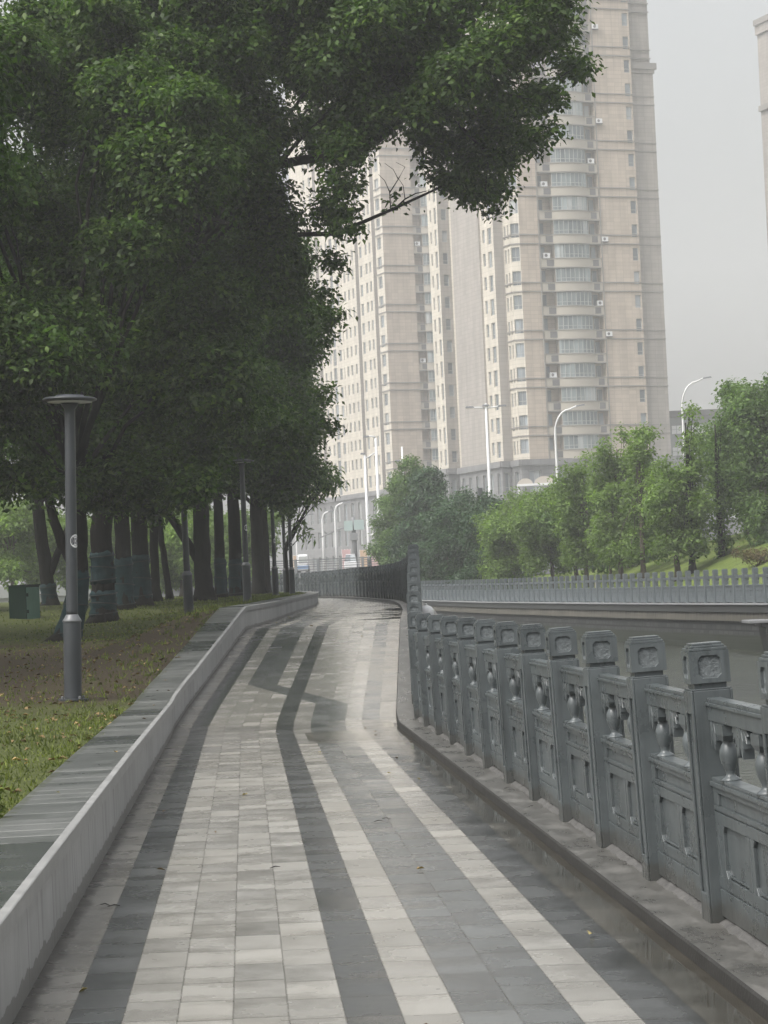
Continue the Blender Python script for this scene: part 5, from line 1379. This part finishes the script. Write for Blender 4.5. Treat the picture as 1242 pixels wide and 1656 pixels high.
# vehicles on the bridge
def van(label, px, Y, w=1.9, h=2.3):
    p = dep(px, 900, Y); t = thing('delivery_tricycle', label, 'tricycle', (p.x, Y, 2.63))
    b = MB(); b.box(-w/2, w/2, -1.3, 1.3, .3, .8); b.taper(0, .1, w, 2.4, .801, w*.9, 2.1, h); b.build('body', M['carbody'], t, False, .08)
    b = MB(); b.box(-w/2-.004, w/2+.004, -1.305, 1.305, .42, .68); b.build('stripe', M['blue'], t, False, .02)
    b = MB(); b.taper(0, -1.09, w*.8, .12, .9, w*.74, .12, 1.35); b.build('windscreen', M['glass'], t)
    for sx in (-1, 1):
        for sy in (-1, 1):
            b = MB(); b.lathe([(.3, -.1), (.32, -.06), (.32, .06), (.3, .1)], n=16); o = b.build('wheel', M['black'], t); o.location = (sx*(w/2-.08), sy*.85, .33); o.rotation_euler = (0, PI/2, 0)
    return t
van('narrow white and blue delivery tricycle on the bridge behind the slim end lamp', 490, 183, .8, 1.5)
p = dep(567, 905, 184); t = thing('car', 'small white roofed three wheeled car half hidden by the bridge railing', 'car', (p.x, 184, 2.63)); t.scale = (.56, .7, 1)
b = MB(); b.box(-.85, .85, -2.1, 2.1, .28, .82); b.build('body', M['carbody'], t, False, .1)
b = MB(); b.taper(0, .1, 1.6, 2.6, .821, 1.25, 1.6, 1.33); b.build('cabin', M['glass'], t, False, .06)
b = MB(); b.box(-.62, .62, -.72, .92, 1.331, 1.39); b.build('roof', M['carbody'], t, False, .03)
for sx in (-1, 1):
    for sy in (-1, 1):
        b = MB(); b.lathe([(.28, -.1), (.3, -.06), (.3, .06), (.28, .1)], n=16); o = b.build('wheel', M['black'], t); o.location = (sx*.78, sy*1.35, .3); o.rotation_euler = (0, PI/2, 0)
# white canopy with two arched tops before the tower podium
p = dep(868, 782, 288)
t = thing('canopy', 'white canopy with two arched tops in front of the dark podium', 'canopy', (p.x, 288, 2.6))
zb_ = p.z-2.6
b = MB(); b.box(-2.3, 3.4, -.6, .6, zb_-.25, zb_); b.build('beam', M['white'], t)
for (cx, r) in ((-1.35, .85), (.85, 1.1)):
    b = MB(); n = 14; a_ = []; c_ = []
    for k in range(n+1):
        q = PI*k/n; a_.append(b.pt((cx+r*math.cos(q), -.5, zb_+.005+r*.75*math.sin(q)))); c_.append(b.pt((cx+r*math.cos(q), .5, zb_+.005+r*.75*math.sin(q))))
    for k in range(n): b.face((a_[k], a_[k+1], c_[k+1], c_[k]))
    b.face(a_); b.face(c_[::-1]); b.build('arch', M['slab'], t)
for x in (-2.1, 3.2):
    b = MB(); b.box(x-.12, x+.12, -.12, .12, 0, zb_-.251); b.build('post', M['white'], t)

# ------------------------------------------------------------------ haze, sky, sun, camera
HAZE = 0.00088
hz = MB(); hz.box(-720, 720, -80, 900, -3.6, 112)
ho = hz.build('haze', [], None)
mt = bpy.data.materials.new('haze_air'); mt.use_nodes = True; nt = mt.node_tree; nt.nodes.clear()
ou = nt.nodes.new('ShaderNodeOutputMaterial'); vo = nt.nodes.new('ShaderNodeVolumePrincipled')
vo.inputs['Color'].default_value = (.97, .975, .98, 1); vo.inputs['Density'].default_value = HAZE; vo.inputs['Anisotropy'].default_value = 0.2
nt.links.new(vo.outputs[0], ou.inputs['Volume']); ho.data.materials.append(mt)
tag(ho, 'pale damp air over the canal and towers', 'haze', None, 'stuff'); ho.display_type = 'WIRE'

ELEV, AZ = math.radians(52), math.radians(-128)      # sun high, from behind left
w = bpy.data.worlds.new('World'); sc.world = w; w.use_nodes = True; wt_ = w.node_tree; wt_.nodes.clear()
wo = wt_.nodes.new('ShaderNodeOutputWorld'); bg = wt_.nodes.new('ShaderNodeBackground'); sk = wt_.nodes.new('ShaderNodeTexSky')
sk.sky_type = 'NISHITA'; sk.sun_disc = False; sk.sun_elevation = ELEV; sk.sun_rotation = AZ; sk.air_density = 1.6; sk.dust_density = 6.0; sk.ozone_density = 1.0
hs = wt_.nodes.new('ShaderNodeHueSaturation'); hs.inputs['Saturation'].default_value = .2
wt_.links.new(sk.outputs[0], hs.inputs['Color']); tc = wt_.nodes.new('ShaderNodeTexCoord'); sx = wt_.nodes.new('ShaderNodeSeparateXYZ'); wt_.links.new(tc.outputs['Generated'], sx.inputs[0])
m1 = wt_.nodes.new('ShaderNodeMath'); m1.operation = 'MULTIPLY_ADD'; m1.use_clamp = False; m0 = wt_.nodes.new('ShaderNodeMath'); m0.operation = 'MAXIMUM'; m0.inputs[1].default_value = 0
wt_.links.new(sx.outputs[2], m0.inputs[0]); wt_.links.new(m0.outputs[0], m1.inputs[0]); m1.inputs[1].default_value = 2.0; m1.inputs[2].default_value = 1.13      # overcast sky: brighter overhead
cn = wt_.nodes.new('ShaderNodeTexNoise'); cn.inputs['Scale'].default_value = 2.2; cn.inputs['Detail'].default_value = 4; wt_.links.new(tc.outputs['Generated'], cn.inputs['Vector'])
m2 = wt_.nodes.new('ShaderNodeMath'); m2.operation = 'MULTIPLY_ADD'; wt_.links.new(cn.outputs['Fac'], m2.inputs[0]); m2.inputs[1].default_value = .22; m2.inputs[2].default_value = .89
m3 = wt_.nodes.new('ShaderNodeMath'); m3.operation = 'MULTIPLY'; wt_.links.new(m1.outputs[0], m3.inputs[0]); wt_.links.new(m2.outputs[0], m3.inputs[1])
mv = wt_.nodes.new('ShaderNodeVectorMath'); mv.operation = 'SCALE'; wt_.links.new(hs.outputs[0], mv.inputs[0]); wt_.links.new(m3.outputs[0], mv.inputs['Scale'])
wt_.links.new(mv.outputs[0], bg.inputs[0]); bg.inputs[1].default_value = .11; wt_.links.new(bg.outputs[0], wo.inputs[0])
sl = bpy.data.lights.new('sun', 'SUN'); sl.energy = 1.1; sl.angle = math.radians(25); sl.color = (1, .97, .92)
so = bpy.data.objects.new('sun', sl); C.objects.link(so)
sd = Vector((math.sin(AZ)*math.cos(ELEV), math.cos(AZ)*math.cos(ELEV), math.sin(ELEV)))
so.rotation_euler = sd.to_track_quat('Z', 'Y').to_euler(); so.location = (0, 0, 60)

cam = bpy.data.cameras.new('camera'); co = bpy.data.objects.new('camera', cam); C.objects.link(co)
cam.sensor_fit = 'VERTICAL'; cam.sensor_height = 36; cam.lens = FPX/1656*36; cam.clip_end = 3000; cam.clip_start = .1
co.matrix_world = Matrix(((_R.x, _U.x, -_F.x, 0), (_R.y, _U.y, -_F.y, 0), (_R.z, _U.z, -_F.z, EYE), (0, 0, 0, 1)))
sc.camera = co
vs = sc.view_settings; vs.view_transform = 'Standard'; vs.look = 'None'; vs.gamma = 1; vs.exposure = 0.12; vs.use_curve_mapping = False
sc.render.engine = 'CYCLES'
cy = sc.cycles; cy.use_denoising = True; cy.max_bounces = 8; cy.diffuse_bounces = 3; cy.glossy_bounces = 3; cy.transmission_bounces = 4; cy.volume_bounces = 2; cy.transparent_max_bounces = 8
cy.sample_clamp_indirect = 6
